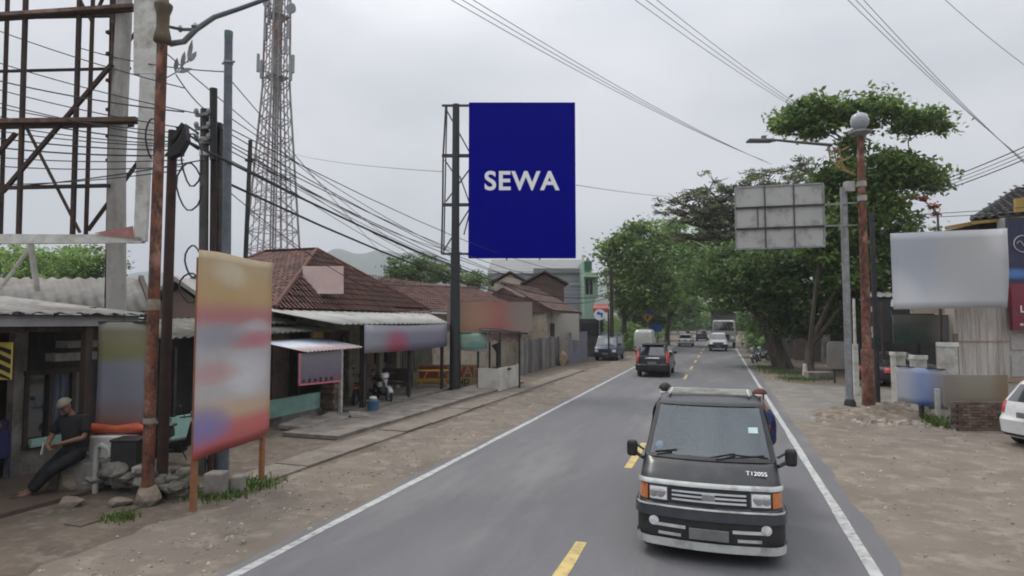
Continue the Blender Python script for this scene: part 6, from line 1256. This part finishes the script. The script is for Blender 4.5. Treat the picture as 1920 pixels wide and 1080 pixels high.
# plank sided building with dark hip roof
t = thing('plank_building', 'building with pale vertical plank wall and dark tiled roof with yellow fascia', 'building', XY(1900, 22))
D = 19.3; a = XY(1790, D); b = XY(2150, D); hh = P(1790, 560, D).z; mb = MB(); wdl = (b-a).length; x = 0
while x < wdl:
    wd = random.uniform(.12, .24); p = a+RT*(x+wd/2)+FW*random.uniform(0, .012); mb.box(p+V((0, 0, .55+(hh+.7-.55)/2)), (wd-.008, .03, hh+.7-.55), rz=YAW); x += wd
mb.build('plank_wall', mat('pale_planks', (.5, .46, .42), (.43, .395, .36), .9, 2, bump=.2, stretch=(5, 5, .6), c3=(.33, .29, .25), s3=1.2, island=.1), t)
mb = MB(); mb.bar(a+V((0, 0, P(1790, 640, D).z))-FW*.02, b+V((0, 0, P(1790, 640, D).z))-FW*.02, .035); mb.bar(a+V((0, 0, P(1790, 712, D).z))-FW*.03, b+V((0, 0, P(1790, 712, D).z))-FW*.03, .08, .12); mb.build('rail', mat('pink_rail', (.4, .27, .2), (.3, .2, .15), .9), t)
mb = MB(); mb.box(XY(2010, D+3.2, 1.9), (6.2, 5.6, 3.7), rz=YAW); mb.build('wall', mat('beige_wall', (.4, .36, .31), (.34, .3, .26), .9, 1.5), t)
mb = MB(); D2 = 20; RFD = mat('dark_roof_tile', (.035, .032, .033), (.024, .023, .025), .85, 3, island=.3); e0, e1 = P(1822, 412, D2), P(2060, 388, D2-1); r0, r1 = P(1905, 352, D2+3), P(2100, 330, D2+3); tiles(mb, [e0, e1, r1, r0]); mb.build('roof', RFD, t, smooth=30); mb = MB(); mb.prism([e0, e1, r1, r0], (0, 0, -.1)); mb.prism([P(1818, 408, D2+5), e0, r0], (0, 0, -.1)); mb.build('roof_deck', RFD, t)
mb = MB(); YF = mat('ochre_fascia', (.42, .28, .08), (.33, .21, .06), .8, 3)
mb.bar(P(1822, 418, D2-.05), P(2060, 394, D2-1.05), .06, .1); mb.bar(P(1772, 428, D2+1), P(1905, 404, D2+.3), .06, .12); mb.prism([P(1905, 372, D2-.6), P(1990, 362, D2-.8), P(1990, 392, D2-.8), P(1905, 398, D2-.6)], FW*.1); mb.build('fascia', YF, t)
mb = MB(); mb.prism([P(1735, 440, D2+1.2), P(1905, 405, D2+.4), P(1905, 425, D2+.4), P(1735, 446, D2+1.2)], FW*.4); mb.build('soffit', WOODD, t)
mb = MB(); board(mb, *panel_pts(1898, 666, 1990, 706, D-.05), .04); board(mb, *panel_pts(1896, 626, 1990, 656, D-.05), .04); mb.build('grey_panel', GREYPL if False else mat('pale_grey_panel', (.4, .38, .36), (.34, .32, .3), .8), t)
# dark shop behind
t = thing('dark_shop', 'deep shaded shop with corrugated eave behind the rusty street lamp and white board', 'shop', XY(1700, 31))
a = XY(1648, 28.5); b = XY(1835, 26.5); mb = MB()
a2 = XY(1560, 35); b2 = XY(1840, 33); mb.prism([a2, b2, b2+V((0, 0, 3.6)), a2+V((0, 0, 3.6))], FW*.2); mb.build('back_wall', DARKW, t)
mb = MB(); corrugated(mb, P(1625, 556, 27.5), P(1810, 556, 26), P(1810, 540, 32), P(1600, 540, 33.5), .3, .03); solid(mb.build('roof', CORR, t, smooth=60), .02)
mb = MB(); mb.prism([P(1628, 560, 27.6), P(1670, 560, 27.2), P(1670, 640, 27.2), P(1628, 640, 27.6)], FW*.1); board(mb, *panel_pts(1672, 581, 1790, 592, 25.6), .08); mb.build('dark_panel', mat('dark_olive_panel', (.035, .04, .038), (.05, .052, .05), .8), t)
mb = MB()
for px in (1655, 1720, 1785): p = XY(px, 26.8); mb.bar(p, p+V((0, 0, 3.6)), .12)
mb.each('post', WOODD, t)
mb = MB()
for (x, y) in ((1634, 575), (1633, 612), (1636, 623)): board(mb, *panel_pts(x, y, x+6, y+10, 27.4), .04)
mb.each('notice', WHT, t)
t = thing('shop_sign', 'smudged dark green and grey sign hanging under the white board', 'sign', P(1730, 645, 24.5))
mb = MB(); board(mb, *panel_pts(1676, 590, 1790, 645, 24.5), .06); mb.build('panel', signmat('dark_green_sign', [(0, (.05, .055, .05)), (.6, (.075, .08, .072)), (1, (.12, .12, .105))], [(.9, .45, .25, .6, (.2, .2, .195)), (.15, .2, .3, .4, (.02, .055, .04))], dirt=.1), t)
mb = MB(); board(mb, *panel_pts(1708, 578, 1772, 588, 24.4), .04); mb.build('cream_strip', PLASTER, t)
# low dark wall and shops behind the right trees
t = thing('shaded_shop', 'low shop with pale eave and dark shutters in the shade behind the forked tree', 'shop', XY(1530, 44))
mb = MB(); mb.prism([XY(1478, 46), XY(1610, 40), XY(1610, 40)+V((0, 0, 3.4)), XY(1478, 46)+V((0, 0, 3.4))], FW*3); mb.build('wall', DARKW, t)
mb = MB(); mb.prism([P(1500, 592, 43), P(1600, 585, 38.5), P(1600, 578, 40), P(1500, 586, 45)], (0, 0, .12)); mb.build('eave', WHT, t)
mb = MB(); mb.prism([P(1488, 625, 45), P(1545, 622, 42.4), P(1545, 690, 42.4), P(1488, 680, 45)], -FW*.15); mb.build('shutter', mat('brown_shutter', (.1, .075, .065), (.08, .06, .05), .9), t)
mb = MB(); mb.prism([P(1540, 628, 41.5), P(1580, 626, 40), P(1580, 690, 40), P(1540, 690, 41.5)], -FW*.1); mb.build('stained_wall', STW, t)
a, wv, h = panel_pts(1552, 640, 1600, 692, 27.5); t = thing('sign_board', 'smudged grey brown round cornered board behind the galvanised sign post', 'sign', a)
mb = MB(); r = .25; pts = []
for cx, cz, a0_ in ((wv.length-r, r, -90), (wv.length-r, h-r, 0), (r, h-r, 90), (r, r, 180)): pts += [a+RT*(cx+r*math.cos(R(a0_+k*15)))+UP*(cz+r*math.sin(R(a0_+k*15))) for k in range(7)]
mb.prism(pts, FW*.04); mb.build('panel', mat('grey_brown_board', (.24, .225, .21), (.2, .19, .175), .7, 1.5), t); MB().bar(a+wv*.3+FW*.08-V((0, 0, a.z)), a+wv*.3+FW*.08+UP*h*.9, .06).bar(a+wv*.8+FW*.08-V((0, 0, a.z)), a+wv*.8+FW*.08+UP*h*.9, .06).build('post', BLKM, t)
p = XY(1532, 29.5); MB().box(p+V((0, 0, .18)), (1.2, .5, .36), rz=YAW).build('concrete_block', SLAB, bevel=.03, tag=('long pale concrete block lying under the forked tree', 'block'))
p = XY(1507, 31.2); MB().tube([p, p+V((0, 0, .3)), p+V((0, 0, .62))], [.13, .12, .1], 10).build('marker_stone', WHT, smooth=60, tag=('short white painted marker stone at the foot of the forked tree', 'marker'))
# mound
mb = MB(); c = XY(1650, 18.0); mb.grid(lambda u, v: c+RT*((u-.5)*4.2)+FW*((v-.5)*2.6)+V((0, 0, .3*max(0, 1-((u-.5)**2+(v-.5)**2)*4)**.7*(1+.3*math.sin(u*19+v*7)*math.sin(v*23+u*5))-.02)), 40, 26)
st(mb.build('rubble_mound', mat('rubble_mound', (.2, .16, .12), (.12, .095, .075), .95, 4, bump=1, bscale=18, c3=(.29, .25, .2), s3=5), smooth=60, loc=(0, 0, 0)))
mb = MB(); rd = random.Random(8); n = 0
for i in range(90):
    u, v = rd.gauss(0, .9), rd.gauss(-.1, .5); mb.rock(c+RT*(u+.2)+FW*v+V((0, 0, .24*max(0, 1-(u/2.1)**2-(v/1.3)**2)+.02)), rd.uniform(.03, .1), i, (1, 1, .6))
for i in range(26): mb.rock(c+RT*(1.25+rd.gauss(0, .35))+FW*(.4+rd.gauss(0, .25))+V((0, 0, .2+rd.uniform(0, .12))), rd.uniform(.07, .16), i, (1.2, .9, .5))
T(mb.build('mound_rubble', mat('rubble_pale', (.3, .28, .25), (.2, .185, .16), .95, 6, bump=.5, island=.4), loc=(0, 0, 0)), 'heap of broken stones piled round the foot of the rusty street lamp', 'rubble', kind='stuff')
# gate posts, banner, brick wall
def gp(px0, px1, pyt, pyb, D, label, m_=None):
    a = XY((px0+px1)/2, D); wd = (px1-px0)*D/1150; zt = P(px0, pyt, D).z; t = thing('gate_post', label, 'post', a)
    MB().box(a+V((0, 0, zt/2)), (wd, wd, zt), rz=YAW).build('shaft', m_ or mat('pale_post', (.5, .49, .44), (.4, .39, .35), .85, 3, c3=(.27, .25, .22)), t, bevel=.015)
    MB().box(a+V((0, 0, zt-.06)), (wd*1.12, wd*1.12, .12), rz=YAW).build('cap', WHT, t, bevel=.01)
gp(1672, 1690, 660, 760, 20.2, 'pale square gate post left of the blue banner, topped by a flat cap'); gp(1709, 1729, 666, 792, 17.6, 'pale square gate post behind the middle of the blue and white banner'); gp(1763, 1786, 642, 800, 17, 'tall pale gate post where the blue banner meets the brown sign')
MB().box(XY(1790, 16.9)+V((0, 0, 1.2)), (.1, .1, 2.4), rz=YAW).build('timber_post', mat('olive_timber', (.15, .12, .08), (.1, .08, .06), .9, 5), tag=('slim olive timber post beside the tall pale gate post', 'post'), bevel=.01)
for px, D, m_, lb in ((1722, 16.9, WOODD, 'short dark stake below the blue and white banner'), (1752, 16.6, WHT, 'pale thin stake under the right end of the blue banner'), (1786, 16.0, mat('brown_stake', (.14, .11, .09), (.1, .08, .06), .9), 'brown broad stake at the left end of the brick wall')):
    p = XY(px, D); MB().box(p+V((0, 0, .45)), (.1 if px != 1786 else .22, .1, .95), rz=YAW).build('stake', m_, tag=(lb, 'stake'), bevel=.01)
a, wv, h = panel_pts(1683, 686, 1776, 752, 16.8); t = thing('fence_banner', 'smudged white and blue banner sagging between the gate posts', 'banner', a)
mb = MB(); mb.grid(lambda u, v: a+wv*u+UP*(h*v-.14*u*(1-v)-.1*u)+FW*(.03*math.sin(u*10)), 14, 6); solid(mb.build('print_sheet', signmat('blue_white_print', [(0, (.33, .36, .48)), (.3, (.3, .33, .44)), (1, (.34, .35, .4))], [(.08, .4, .28, .9, (.44, .45, .5)), (.6, .5, .3, .7, (.22, .3, .52)), (.6, .05, .22, .16, (.03, .12, .55)), (.78, .02, .2, .1, (.45, .55, .66)), (1, .6, .3, 1, (.27, .26, .27))], dirt=.1), t, smooth=60), .01)
mb = MB(); mb.bar(a+UP*h, a+wv+UP*(h-.1), .025); mb.build('rope', CABLE, t)
a, wv, h = panel_pts(1772, 703, 1892, 764, 15.9); t = thing('brown_sign', 'smudged olive brown banner along the top of the brick wall', 'banner', a)
mb = MB(); board(mb, a, wv, h, .05); mb.build('print_sheet', signmat('olive_print', [(0, (.17, .145, .105)), (.4, (.24, .21, .155)), (1, (.26, .235, .19))], [(0, .5, .25, 1.2, (.2, .175, .155)), (1, .6, .2, .8, (.2, .13, .07))], dirt=.15), t)
t = thing('brick_wall', 'low old brick wall under the olive banner beside the white hatchback', 'wall', XY(1850, 15.6)); mb = MB(); a = XY(1788, 15.5); L_ = 4.6; rd = random.Random(2)
for k in range(10):
    x = -.1 if k % 2 else 0
    while x < L_: mb.box(a+RT*(x+.1)+FW*rd.uniform(0, .012)+V((0, 0, .04+k*.072)), (.205, .1, .064), rz=YAW); x += .215
mb.build('bricks', mat('red_brown_brick', (.16, .105, .08), (.1, .075, .06), .95, 6, bump=.4, island=.35, c3=(.2, .18, .15), s3=3), t); MB().box(a+RT*L_/2+FW*.05+V((0, 0, .36)), (L_, .07, .72), rz=YAW).build('mortar', STW, t)
mb = MB(); p = XY(1742, 16.4); T(grass('gate_weeds', [(p.x, p.y, .12), (XY(1760, 16)[0], XY(1760, 16)[1], .1)], 160, .28, GRASS), 'tall green weeds growing at the gate posts')
# ================= WIRES =================
def wire(a, b, sag, r, name='power_cable', n=14, label=None, group=None, m_=None):
    a = V(a); b = V(b); pts = [a.lerp(b, i/n)-V((0, 0, 4*sag*(i/n)*(1-i/n))) for i in range(n+1)]
    o = MB().tube(pts, r, 5).build(name, m_ or CABLE, loc=a); return T(o, label, 'cable', group)
LBa = 'black power cable of the bundle sagging from the pole cluster along the road'
ends = [(W(380, 215, 11), W(1146, 512, 44.5), 1.0), (W(380, 240, 11), W(1146, 520, 44.5), 1.25), (W(391, 262, 11), W(1146, 528, 44.5), 1.3), (W(412, 240, 11.2), W(1146, 535, 44.5), 1.35), (W(412, 262, 11.2), W(1146, 540, 44.5), 1.45), (W(430, 300, 11), W(1146, 546, 44.5), 1.3)]
for i, (a, b, s_) in enumerate(ends): wire(a, b, s_, .011, label=LBa, group='cables running down the left of the road')
for a, b, s_ in ((W(345, 262, 9.9), W(1146, 552, 44.5), 1.15), (W(430, 345, 11), W(1146, 556, 44.5), 1.2)): wire(a, b, s_, .024, label='thick black cable at the bottom of the bundle running past the billboard pole', group='thick cables down the left of the road', name='telephone_cable')
for a, b, s_ in ((W(468, 300, 15), W(860, 495, 24.6), .25), (W(430, 220, 11), W(860, 476, 24.8), .2), (W(468, 296, 15), W(845, 470, 24.8), .3), (W(470, 290, 15), W(1000, 560, 34), .7), (W(468, 305, 15), W(940, 552, 30), .5), (W(430, 360, 11), W(800, 560, 24), .6)): wire(a, b, s_, .009, label='thin cable fanning from the leaning black pole towards the shop roofs', group='thin cables to the shop roofs', name='thin_cable')
wire(W(300, 90, 9.6), W(760, 470, 40), .1, .01, label='straight thin cable crossing in front of the telecom mast', name='thin_cable'); wire(W(432, 150, 11), W(720, 480, 34), .05, .01, label='straight thin cable dropping from the tall grey pole past the mast to the hip roof', name='thin_cable')
wire(W(540, 286, 60), W(832, 322, 24.7), .25, .012, label='faint dashed looking cable between the mast and the billboard frame', name='thin_cable'); wire(W(1080, 347, 25), W(1300, 372, 48), .1, .012, label='faint cable from the billboard into the bare tree', name='thin_cable')
# cables from the cluster past the viewer on the left, behind the stripped frame
LBb = 'black cable passing behind the stripped billboard frame to the pole cluster'
for y0, y1, D1, r in ((95, 215, 14, .011), (28, 165, 14, .011), (138, 210, 13.5, .014), (150, 240, 13.5, .011), (176, 262, 13.5, .011), (192, 250, 14, .011), (208, 268, 14, .014), (242, 275, 13.5, .011), (258, 282, 13.5, .014), (278, 292, 14, .016), (300, 300, 14, .011), (318, 312, 13.5, .011), (362, 318, 13, .011), (375, 300, 13, .013), (228, 272, 13.2, .011)):
    wire(W(-120, y0-18, D1), W(380 if y0 % 2 else 345, y1, 11.2), .12, r, label=LBb, group='cables behind the stripped billboard frame')
wire(W(150, 90, 12.8), W(430, 135, 11), .1, .011, label=LBb, group='cables behind the stripped billboard frame'); wire(W(330, 140, 9.6), W(384, 205, 11), .05, .01, label='short guy cable from the lamp post ornament to the dark concrete pole', name='guy_wire')
# high voltage lines
for i in range(3):
    wire(W(795+i*22, -30, 62), W(1430+i*8, 300+i*4, 130), 1.2, .045, label='high voltage line of the left set crossing the sky behind the billboard', group='left set of high voltage lines', name='high_voltage_line', m_=GALV if False else mat('far_cable', (.16, .16, .17), None, .7))
    wire(W(1150+i*22, -30, 55), W(1560+i*10, 240+i*4, 110), .8, .035, label='high voltage line of the middle set crossing the sky towards the tree tops', group='middle set of high voltage lines', name='high_voltage_line', m_=MC['far_cable'])
    wire(W(1560+i*16, -30, 45), W(1920+i*8, 300+i*10, 60), .4, .025, label='high voltage line of the right set crossing the sky at the upper right', group='right set of high voltage lines', name='high_voltage_line', m_=MC['far_cable'])
wire(W(1740, -30, 45), W(1960, 150, 50), .3, .022, label='single thin line in the top right corner of the sky', name='high_voltage_line', m_=MC['far_cable'])
for i, (y0, y1) in enumerate(((360, 272), (364, 282), (368, 290), (372, 298))): wire(W(1690+i*5, y0+4, 24), W(2010, y1-38, 17), .12, .018 if i in (0, 3) else .011, label='black cable rising to the right from the tree over the white board', group='cables over the white board')
for i, (y0, y1) in enumerate(((402, 391), (408, 400))): wire(W(1715, y0, 22), W(1960, y1-6, 18), .03, .012, label='low cable above the white board in front of the dark roof', group='low cables above the white board')
# ================= HAZE =================
hm = bpy.data.materials.new('haze'); hm.use_nodes = True; n = hm.node_tree.nodes; n.clear(); o_ = n.new('ShaderNodeOutputMaterial'); vv = n.new('ShaderNodeVolumePrincipled')
vv.inputs['Color'].default_value = (.86, .92, 1, 1); vv.inputs['Density'].default_value = .0006; vv.inputs['Anisotropy'].default_value = .2; hm.node_tree.links.new(vv.outputs[0], o_.inputs['Volume'])
hz = MB().box((0, 1100, 139), (5200, 4200, 280)).build('haze', hm); T(hz, 'pale bluish air between the viewer and the far hills', 'haze', kind='stuff'); hz.display_type = 'WIRE'
